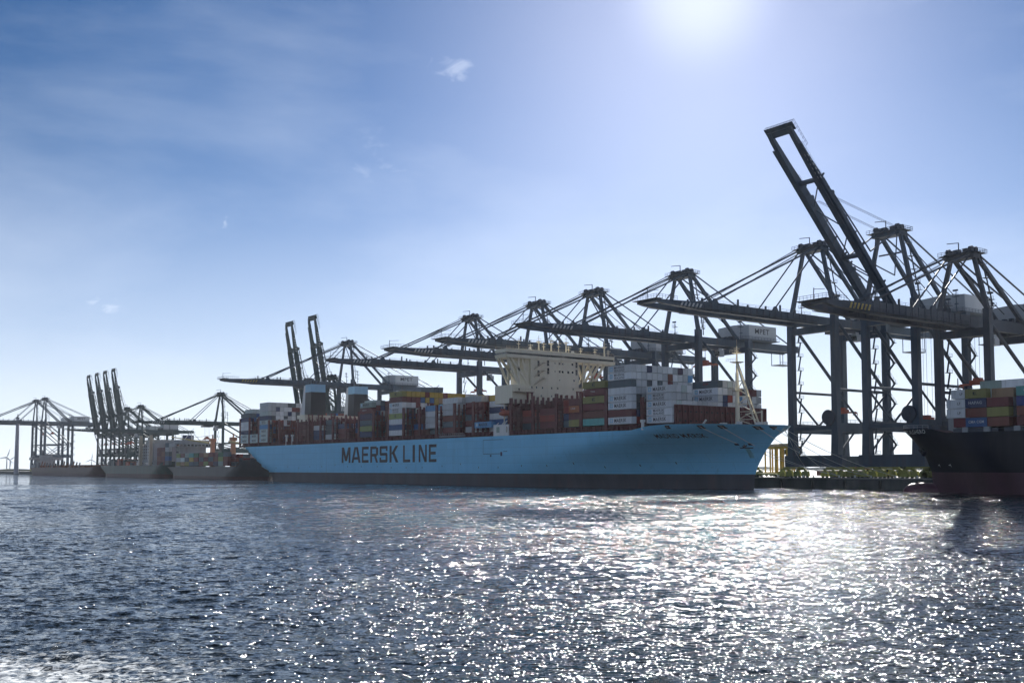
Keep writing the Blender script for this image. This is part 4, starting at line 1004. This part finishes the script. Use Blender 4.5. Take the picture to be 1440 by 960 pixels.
# ------------------------------------------------------------------ the black ship at the right
H2 = Hull(290.2, 20, -1,
    stem=lambda z: lerp(z, [(-4,-184.5),(0,-185.2),(6,-185.8),(10,-187.4),(14,-190.2),(18.7,-193.8)]),
    end=40,
    le=lambda z: lerp(z, [(0,52),(6,46),(12,34),(18,25)]),
    pw=lambda z: lerp(z, [(0,1.8),(10,2.2),(18,2.9)]),
    top=lambda X: lerp(X, [(-194,18.9),(-184,18.5),(-172,18.0),(-170.5,16.9),(40,16.9)]),
    keel=lambda X: lerp(X, [(0,-60),(12,-3),(41,8)]), hr=7, run=lambda a, z: 1.0)
ship2 = empty('cargo_ship', (0,0,0), 'black hulled container ship with dull red waterline band, cut off at right', 'container ship')
hull2 = H2.shell('hull', 6.0, None, 12, M['blackhull'], ship2)
H2.shell('boot_topping', -3.5, 6.0, 6, M['redboot'], ship2)['label'] = 'dull red band of hull below the black paint'
H2.deck('deck', .15, M['deck'], ship2)
nm = MB(); word_mesh(nm, 'MSC ALGHERO', lambda u, v: H2.pt(-186.6+u, 16.9+v, .12), 11.5, 1.15); nm.build('ship_name', M['white'], hull2)
bl = MB(); n_ = 16; vs = []; rings = [(-195.6,.25),(-195.2,1.1),(-194.2,1.9),(-192.5,2.5),(-190,2.8),(-186,2.9),(-180,2.6)]
for xx, r_ in rings:
    for j in range(n_): vs.append((xx, 290.2+r_*.8*cos(2*pi*j/n_), -.2+r_*1.15*sin(2*pi*j/n_)+(xx+195)*-.03))
bl.add(vs, [(i*n_+j, (i+1)*n_+j, (i+1)*n_+(j+1) % n_, i*n_+(j+1) % n_) for i in range(len(rings)-1) for j in range(n_)] + [tuple(range(n_))]); bl.build('bulbous_bow', M['bulb'], ship2, smooth=True)
rl = MB()
for side in (-1, 1):
    pts = [Vector(H2.pt(X, H2.top(X), -.15, side)) for X in (-193.6,-190,-186,-182,-178,-174)]
    for a_, b_ in zip(pts, pts[1:]): rl.rail(a_, b_, 1.1, 1.6, .06)
rl.build('bow_rail', M['grey'], ship2)
fm = MB(); fm.box(-173.6,-171.2,280,300.5,16.8,24.5); fm.build('breakwater', M['grey'], ship2)
fm = MB(); fm.tube((-176.5,290.2,18),(-176.5,290.2,27),.8,8,.5); fm.tube((-176.5,290.2,27),(-176.5,290.2,33.5),.3,6,.15); fm.cb(-176.5,290.2,27,2.4,3.2,.25); fm.cb(-176.5,290.2,30.3,.5,2.6,.2); fm.rail((-177.7,288.6,27.1),(-175.3,288.6,27.1),1,.8,.05); fm.build('foremast', M['grey'], ship2)
wl_ = MB()
for (x, y, h_) in [(-186,286,1.6),(-184,289.5,1.9),(-181,284,1.5),(-180,292,2.2),(-178,282,1.4)]:
    wl_.tube((x,y-1,18.9),(x,y+1,18.9),.9*h_/1.6,10); wl_.cb(x+.9,y,18.6,1.2,2.6,h_)
wl_.build('windlass', M['crane2'], ship2)
for k in range(5):
    h_ = MB(); h_.box(-166.2+k*14.6-.4+.0, -166.2+k*14.6+12.6, 271.0, 309.4, 16.75, 17.9); h_.build('hatch_cover', M['crane2'], ship2)
    for d_ in (0, 6.2):
        s_ = MB(); s_.box(-163.6+k*14.6+d_, -161.9+k*14.6+d_, 270.35, 271, 16.9, 18.25); s_.build('pedestal', M['grey'], ship2)
an = MB(); p = Vector(H2.pt(-183.2, 12.2, .5)); an.beam(p+Vector((0,0,1.4)), p-Vector((0,0,1.4)), .6, .6); an.beam(p+Vector((-1.5,0,.4)), p+Vector((0,0,-1.4)), .6, .5); an.beam(p+Vector((1.5,0,.4)), p+Vector((0,0,-1.4)), .6, .5); an.build('anchor', M['blackhull'], hull2)
tm = MB()
for x, z in ((-178.6,8.0),(-172.4,8.0)): H2.patch(tm, x-.8, x+.3, z-.12, z+.12, .08, 2, 1); H2.patch(tm, x+.1, x+.3, z-.5, z+.4, .08, 1, 1)
tm.build('thruster_mark', M['white'], hull2)
GR2 = 'containers stacked on the black ship'
def put2(x, tier, c, lab, L=6.06, text=None, y=270.6, dz=0): return put(x, y, 18.3+2.6*tier+dz, c, lab, GR2, L=L, text=text)
LF = lambda: ('LF', .9, .7, 3.3, .9, M['ink'])
put2(-166.2, 0, 'maroon', 'maroon container at the bottom of the left end stack on black ship', 3.6)
put2(-168.2, 1, 'white', 'white container with small dark mark, lower of the two shifted out on black ship', 5.5, LF())
put2(-168.2, 2, 'white', 'white container with small dark mark, upper of the two shifted out on black ship', 5.5, LF())
put2(-166.7, 3, 'white', 'white container with small dark mark, topmost left on black ship', 4.0, ('LF',.8,.7,2.6,.9,M['ink']))
put2(-162.6, 0, 'blue', 'blue container with white lettering, bottom tier of black ship', text=('CMA CGM',4.4,.75,.8,.95,WT))
put2(-162.6, 1, 'brown', 'brown red container above the white-lettered blue one on black ship')
put2(-162.6, 2, 'navy', 'navy container with grey lettering, third tier of black ship', text=('HAPAG',3.8,.8,1.0,.9,M['house']))
put2(-162.6, 3, 'olive', 'olive container with dark mark, topmost of its stack on black ship', text=('MSC',1.1,1.1,2.3,.7,M['ink']))
put2(-156.4, 0, 'brown', 'brown container, bottom tier right of the white-lettered blue one')
put2(-156.4, 1, 'olive', 'dull olive brown container, second tier, right of the brown red one')
put2(-156.4, 2, 'maroon', 'maroon container, third tier, right of the navy one')
put2(-156.4, 3, 'tan', 'tan container, top tier, right of the olive one', y=273.2)
put2(-148.2, 0, 'maroon', 'maroon container, bottom tier at right picture edge on black ship', 12.19)
put2(-148.2, 1, 'brown', 'brown container under the lettered royal blue one', 12.19)
put2(-148.2, 2, 'royal', 'royal blue container with large white lettering at the right picture edge', 12.19, ('APL',4.6,1.5,4.4,.5,WT))
put2(-148.2, 3, 'teal', 'dark turquoise container topmost at right picture edge', 12.19, ('CHINA SHIPPING',7,.7,2,1,WT))
st2 = []
for k, (x, L) in enumerate([(-162.6,6.06),(-156.4,6.06)]):
    for i, c in enumerate(['cream','white','red','orange'][:4]):
        put2(x, 4 if i % 2 else 3, {0:'cream',1:'white',2:'pale',3:'orange'}[i] if k else ['pale','palegreen','white','cream'][i], '%s container end on black ship, %s tier, %s row behind the %s stack' % (CW[{0:'cream',1:'white',2:'pale',3:'orange'}[i] if k else ['pale','palegreen','white','cream'][i]], ORD[4 if i % 2 else 3], ORD[i+2], 'left' if not k else 'right'), y=270.6+2.55*(i+2), dz=-.02 if i % 2 else 0)
for k in range(9):
    x = -162.6+k*14.6
    for r_ in range(1, 15):
        for t in range(0, 3 if k == 0 else 4):
            st2.append((x, 270.6+2.55*r_, 18.3+2.6*t, 12.19, R.choice(DK+['brown','tan','grey'])))
    if k >= 2:
        for t in range(4): st2.append((x, 270.6, 18.3+2.6*t, 12.19, R.choice(DK+['brown','blue','olive'])))
st2 = [b_ for b_ in st2 if b_[0] < 20]
stuff_containers('container_mass', st2, 'mass of containers deep in the stacks of the black ship')

# ------------------------------------------------------------------ ships at the left
def left_hull(name, label, bow, end, yc, half, ztop, zboot, m1, m2, sgn=1, sheer=3.5):
    Hh = Hull(yc, half, sgn,
        stem=lambda z: lerp(z, [(-4,bow-9*sgn),(0,bow-8*sgn),(ztop+sheer,bow)]), end=end,
        le=lambda z: lerp(z, [(0,45),(ztop,24)]), pw=lambda z: 2.2,
        top=lambda X: lerp((bow-X)*sgn, [(0,ztop+sheer),(20,ztop+sheer*.8),(24,ztop),(1e4,ztop)]),
        keel=lambda X: lerp(abs(X-end), [(0,3),(14,-2),(18,-60)]), hr=6, run=lambda a, z: 1.0)
    e = empty('cargo_ship', (0,0,0), label, 'cargo ship', 'ships moored at the left')
    Hh.shell('hull', zboot, None, 6, m1, e); Hh.shell('boot_topping', -3.5, zboot, 3, m2, e); Hh.deck('deck', .1, M['deck'], e)
    return e, Hh
GR3 = 'containers on the ship behind the blue stern'
# geared container ship half hidden behind the blue stern
s3, h3 = left_hull('c', 'grey geared container ship with white bridge, half hidden behind the blue stern', -652, -818, 282, 15, 8.6, 2.0, M['greyhull'], M['redhull'], 1, 5)
b = MB(); b.box(-813,-803,272,292,8.5,23.5); b.box(-812.5,-799.6,266.5,297.5,23.5,26.6); b.box(-812,-801,270,294,26.6,29); h_ = b.build('superstructure', M['pale_house'], s3)
for k in range(10): g = MB(); g.box(-799.62,-799.5,268+k*2.8,270+k*2.8,24.2,25.6); g.build('window', M['glass'], h_)
for k in range(3):
    for j in range(4): g = MB(); g.box(-811+j*2.0,-809.8+j*2.0,271.85,272.02,11+k*4,12.6+k*4); g.build('window', M['glass'], h_)
f = MB(); f.prism([(-818,12),(-813.2,12),(-813.6,33),(-816.5,33)], 278, 286, 'y'); f.build('funnel', M['navy'] if 'navy' in M else CM['navy'], s3)
m_ = MB(); m_.tube((-806,282,29),(-808,282,35),.3,6); m_.tube((-806,276,29),(-808,281,35),.25,6); m_.tube((-806,288,29),(-808,283,35),.25,6); m_.build('radar_mast', M['white'], s3)
for x, jx, jz in ((-762,-836,32),(-722,-655,20.5)):
    pst = MB(); pst.beam((x,282,8.5),(x,282,27),3.0,3.0,2.6,2.6,up=(0,1,0)); pst.cb(x,282,28,4.2,4.2,2.4); pst.tube((x,282,29),(x,282,32),.5,6); po = pst.build('crane_post', M['post'], s3)
    j_ = MB(); j_.beam((x,279,26),(jx,276,jz if jx < x else 22),1.3,1.3,.6,.6); j_.build('jib', M['jib'], po)
    j_ = MB(); j_.tube((x,282,31.6),(x+(jx-x)*.75,277,27+(jz-27)*.6),.12,4); j_.build('jib_rope', M['rope'], po)
cols = [['olive','grey','lime'],['tan','pale','maroon'],['olive','slate','palegreen'],['slate','yellow','teal'],['slate','maroon','green'],['maroon','slate','brown'],['lime','maroon','tan'],['brown','slate','maroon'],['purple','brown','maroon'],['palegreen','lime','green'],['maroon','brown','slate']]
for i, cs_ in enumerate(cols):
    x = -797.5+i*9.4 + (1.5 if i > 4 else 0)
    for t, c in enumerate(cs_):
        o = put(x, 267.3, 9.2+2.62*t*1.18, c, '%s container on the ship behind the blue stern, %s stack from left, %s tier' % (CW[c], ORD[i], ORD[t]), GR3, L=8.8, H=3.05)
st3 = [(-797+i*12.4, 269.9+2.55*r_, 9.2+2.7*t, 12, R.choice(DK)) for i in range(9) for r_ in range(9) for t in range(3)]
stuff_containers('container_mass', st3, 'mass of containers behind the near row on the grey ship')
# green ship with white house
s4, h4 = left_hull('g', 'weathered green cargo ship with a boxy white deckhouse, left of the grey one', -812, -1002, 282, 15, 10.0, 3.0, M['greenhull'], M['redhull'], 1, 3)
s4['label'] = 'weathered green cargo ship with a boxy white deckhouse, left of the grey ship'
b = MB(); b.box(-898,-852,268,296,9.9,14.0); b.box(-893,-856,269,295,14,27); b.box(-882,-862,270,294,27,30.5); h_ = b.build('superstructure', M['pale_house'], s4)
for k in range(5):
    for j in range(7): g = MB(); g.box(-891+j*4.8,-889.2+j*4.8,268.85,269.02,15+k*2.4,16.2+k*2.4); g.build('window', M['glass'], h_)
for j in range(9): g = MB(); g.box(-896+j*4.8,-894+j*4.8,267.85,268.02,11,12.2); g.build('window', M['glass'], h_)
for x in (-884, -858): p_ = MB(); p_.beam((x,267,10),(x,267,34),2.6,2.6,2,2,up=(0,1,0)); p_.build('crane_post', M['cream_dark'], s4)
for i in range(12):
    d_ = MB(); x = -985+i*7.0; d_.box(x, x+5.8, 268+R.uniform(0,2), 290, 10.0, 12.5+R.uniform(0,3.2)); d_.build('deck_cargo', R.choice([M['rust'], M['orange'], M['crane_far'], M['maroon']]), s4)
for i, cs_ in enumerate([['maroon','brown','maroon','maroon'],['maroon','maroon','brown','maroon'],['slate','blue','slate','grey','slate']]):
    for t, c in enumerate(cs_): put(-845+i*9.6, 268, 10.1+3.4*t, c, '%s container on the green ship, %s stack right of its white house, %s tier' % (CW[c], ORD[i], ORD[t]), 'containers on the green ship', L=9, H=3.3)
# low red brown ship far left
s5, h5 = left_hull('r', 'low red brown bulk carrier with pale house aft, farthest left', -1000, -1292, 282, 15, 8.6, 2.4, M['redhull'], M['redboot'], 1, 1.5)
b = MB(); b.box(-1290,-1272,274,290,8.5,17); b.box(-1289,-1275,266,298,17,20); b.box(-1286,-1278,276,288,20,22.5); h_ = b.build('superstructure', M['pale_house'], s5)
for k in range(7): g = MB(); g.box(-1288.5+k*1.9,-1287.3+k*1.9,265.85,266.02,17.8,19.2); g.build('window', M['glass'], h_)
for i in range(8):
    d_ = MB(); x = -1255+i*24; d_.box(x, x+17, 270, 294, 8.5, 11.0); d_.build('hatch_cover', M['rust'], s5)
for i in range(16):
    d_ = MB(); x = -1258+i*12; d_.beam((x,267.2,8.6),(x+R.uniform(2,6),267.2,8.6+R.uniform(3,6.5)),1.0); d_.build('deck_gear', R.choice([M['grey'], M['rust'], M['crane2']]), s5)
d_ = MB(); d_.beam((-1040,282,9),(-1075,280,41),1.0,1.0,.5,.5); d_.beam((-1062,284,9),(-1062,284,27),1.2); d_.tube((-1062,284,27),(-1073,280,39),.15,4); d_.build('derrick', M['crane2'], s5)

# ------------------------------------------------------------------ tower, turbines
tw = empty('tower', (-1483, 291, 0), 'tall pale tapered tower at the left picture edge', 'tower')
t_ = MB(); t_.tube((0,0,0),(0,0,72),2.9,18,1.9); t_.build('shaft', M['tower'], tw, smooth=False)
t_ = MB(); t_.tube((0,0,72),(0,0,73.2),2.2,18,2.1); t_.tube((0,0,73.2),(0,0,77.5),.8,8,.5); t_.build('top_cap', M['crane2'], tw)
t_ = MB(); t_.tube((0,0,36),(0,0,36.5),2.55,18); t_.build('flange', M['grey'], tw)
t_ = MB(); t_.tube((0,0,-3),(0,0,.6),5.5,16); t_.build('footing', M['quay_side'], tw)
def turbine(px, dist, hub, r, label, phase):
    a = radians(54.04) - math.atan((px-720)/FPX)
    x, y = -sin(a)*dist, cos(a)*dist
    e = empty('wind_turbine', (x, y, 0), label, 'wind turbine', 'distant wind turbines', rz=a)
    t = MB(); t.tube((0,0,0),(0,0,hub),2.4,10,1.4); t.build('tower_shaft', M['white'], e)
    n_ = MB(); n_.cb(0,-1,hub+1.4,3.6,10,3.6); n_.build('nacelle', M['white'], e)
    hb = MB(); hb.tube((0,-6.2,hub+1.4),(0,-8.6,hub+1.4),1.8,10,.8); ho = hb.build('hub', M['white'], e)
    for k in range(3):
        an_ = phase+k*2*pi/3; d = Vector((sin(an_),0,cos(an_))); s_ = Vector((cos(an_),0,-sin(an_)))
        c0 = Vector((0,-7.4,hub+1.4)); bl_ = MB()
        p1, p2 = c0+d*2, c0+d*r
        bl_.add([p1-s_*1.2+Vector((0,.4,0)), p1+s_*1.2-Vector((0,.4,0)), c0+d*r*.3+s_*2.0, p2+s_*.2, p2-s_*.2, c0+d*r*.3-s_*1.3,
                 p1-s_*1.2+Vector((0,1.0,0)), p1+s_*1.2+Vector((0,.4,0)), c0+d*r*.3+s_*2.0+Vector((0,.6,0)), p2+s_*.2+Vector((0,.2,0)), p2-s_*.2+Vector((0,.2,0)), c0+d*r*.3-s_*1.3+Vector((0,.8,0))],
                [(0,1,2,5),(2,3,4,5),(6,11,8,7),(8,11,10,9),(0,6,7,1),(1,7,8,2),(2,8,9,3),(3,9,10,4),(4,10,11,5),(5,11,6,0)])
        bl_.build('blade', M['white'], ho)
turbine(11, 3600, 42, 28, 'tiny far wind turbine, left of the pale tower', .3)
turbine(15.5, 4200, 38, 26, 'tiny far wind turbine, nearest to the pale tower', .9)
turbine(130, 4400, 42, 26, 'faint far wind turbine seen right of the red ship derrick', .1)
turbine(147, 4600, 38, 24, 'faint far wind turbine, farthest right, by the crane legs', .6)

# ------------------------------------------------------------------ terminal yard
def straddle(x, y, label, rz=0):
    e = empty('straddle_carrier', (x, y, ZQ), label, 'straddle carrier', 'yellow straddle carriers on the quay', rz)
    for sy in (-2.3, 2.3):
        for xx in (-3.6, -1.2, 1.2, 3.6):
            w = MB(); w.tube((xx,sy-.25,.6),(xx,sy+.25,.6),.6,12); w.build('wheel', M['rubber'], e)
        b_ = MB(); b_.box(-4.6,4.6,sy-.4,sy+.4,1.0,1.9); b_.build('bottom_beam', M['straddle'], e)
        for xx in (-4.1, -1.4, 1.4, 4.1): c_ = MB(); c_.beam((xx,sy,1.9),(xx,sy,11.6),.5,.5); c_.build('column', M['straddle'], e)
        b_ = MB(); b_.box(-4.9,4.9,sy-.5,sy+.5,11.6,12.5); b_.build('top_beam', M['straddle'], e)
    c_ = MB(); c_.box(-4.6,-3.2,-1.8,1.8,11.8,12.4); c_.box(3.2,4.6,-1.8,1.8,11.8,12.4); c_.build('cross_beam', M['straddle'], e)
    c_ = MB(); c_.box(3.4,5.4,1.0,2.8,9.2,11.4); c_.build('driver_cabin', M['glass'], e)
    c_ = MB(); c_.box(-2.8,1.5,-1.9,1.9,12.5,13.6); c_.build('engine_housing', M['grey'], e)
    c_ = MB(); c_.rail((-4.9,-2.8,12.5),(4.9,-2.8,12.5),1,1.4,.05); c_.build('top_rail', M['straddle'], e)
straddle(-302, 358, 'yellow straddle carrier, nearest to the blue bow')
straddle(-291, 352, 'yellow straddle carrier, right one of the pair by the blue bow')
ybx = [(-330+i*13, 420+ (i % 3)*6) for i in range(9)]
for i, (x, y) in enumerate(ybx):
    for t in range(1 + (i % 2)):
        c = R.choice(['maroon','brown','grey','red','slate','tan','white'])
        put(x, y, ZQ+.02+2.6*t, c, '%s container in the yard behind the cranes, %s stack from left, %s up' % (CW[c], ORD[i], ORD[t]), 'containers in the terminal yard')
def bush(x, y, h, w, label):
    e = empty('tree', (x, y, ZQ), label, 'tree', 'small trees beyond the cranes')
    t = MB(); t.tube((0,0,0),(0,0,h*.5),.22,7,.12)
    for k in range(5): a = k*1.26; t.tube((0,0,h*.3+k*.2),(cos(a)*w*.3,sin(a)*w*.3,h*.7),.1,5,.04)
    t.build('trunk', M['bark'], e)
    c_ = MB()
    for k in range(420):
        u = R.uniform(-1,1); a = R.uniform(0,2*pi); rr_ = R.random()**.4; lump = 1+.25*sin(3*a+u*4+x)
        p = Vector((cos(a)*sqrt(1-u*u)*w*.5*rr_*lump, sin(a)*sqrt(1-u*u)*w*.5*rr_*lump, h*.62+u*h*.38*rr_))
        d1 = Vector((R.uniform(-1,1),R.uniform(-1,1),R.uniform(-1,1))).normalized()*.34; d2 = d1.cross(Vector((R.uniform(-1,1),R.uniform(-1,1),R.uniform(-1,1)))).normalized()*.28
        c_.add([p-d1-d2, p+d1-d2, p+d1+d2, p-d1+d2], [(0,1,2,3)])
    c_.build('crown', M['leaf'], e)
for i, (x, y, h, w) in enumerate([(-262,372,7,8),(-256,380,6,7),(-247,384,8,10),(-240,376,6.5,8),(-225,378,6,8)]):
    bush(x, y, h, w, 'small green tree between the crane legs, %s from left' % ORD[i])
def tractor(x, label):
    e = empty('terminal_tractor', (x, 322.5, ZQ), label, 'tractor', 'yellow green tractors under the cranes')
    b_ = MB(); b_.box(-2.6,2.4,-1.2,1.2,.7,1.2); b_.build('chassis', M['bogie'], e)
    c_ = MB(); c_.prism([(.6,1.2),(2.3,1.2),(2.1,2.0),(1.7,3.1),(.6,3.1)], -1.1, .5, 'y'); co = c_.build('cab', M['bogie'], e)
    g = MB(); g.box(.8,1.7,-1.13,-1.11,2.0,2.9); g.build('window', M['glass'], co)
    for xx in (-1.6, 1.6):
        for yy in (-1.05, 1.05): w = MB(); w.tube((xx,yy-.25,.52),(xx,yy+.25,.52),.52,12); w.build('wheel', M['rubber'], e)
    t = MB(); t.box(-14.5,-2.7,-1.2,1.2,1.1,1.5); t.box(-14.4,-2.8,-1.0,1.0,.8,1.1); t.build('trailer_bed', M['bogie'], e)
    for xx in (-13, -11.8, -10.6):
        for yy in (-1, 1): w = MB(); w.tube((xx,yy-.2,.45),(xx,yy+.2,.45),.45,10); w.build('trailer_wheel', M['rubber'], e)
for i, x in enumerate((-286, -270, -232, -224)): tractor(x, 'yellow green tractor with low trailer under the cranes, %s from left' % ORD[i])
# mooring lines of the blue ship
def rope(p, q, sag, label):
    p, q = Vector(p), Vector(q); m = MB(); pts = []
    for i in range(15):
        t = i/14; c_ = p.lerp(q, t); c_.z -= sag*4*t*(1-t); pts.append(c_)
    m.line(pts, .085, 5); o = m.build('mooring_line', M['mooring']); o['label'] = label; o['category'] = 'rope'; o['group'] = 'mooring lines at the blue bow'
for i, (p, qx) in enumerate([(H1.pt(-248.4,20.6,.3),-236),(H1.pt(-243.4,20.5,.3),-235.6),(H1.pt(-236.4,20.2,.3),-222.5),(H1.pt(-233.4,20.2,.3),-222.2),(H1.pt(-235.4,20.2,.3,1),-246.5),(H1.pt(-233.2,20.2,.3,1),-235.5),(H1.pt(-234,20.3,.3,1),-213)]):
    rope(p, (qx, YQ+1.0, ZQ+.75), 1.6+.5*(i % 3), 'pale mooring line from the blue bow to the quay, %s from left' % ORD[i])

# ------------------------------------------------------------------ haze
hz_ = MB(); hz_.box(-7000, 7000, -7000, 7000, -9.5, 130)
hm = bpy.data.materials.new('haze_air'); hm.use_nodes = True; hn = hm.node_tree.nodes; hn.clear()
ho_ = hn.new('ShaderNodeOutputMaterial'); hv = hn.new('ShaderNodeVolumePrincipled')
hv.inputs['Color'].default_value = (.80,.88,1,1); hv.inputs['Density'].default_value = HAZE_DENSITY; hv.inputs['Anisotropy'].default_value = .35
hm.node_tree.links.new(hv.outputs[0], ho_.inputs['Volume'])
hz_.build('haze', hm, kind='stuff')
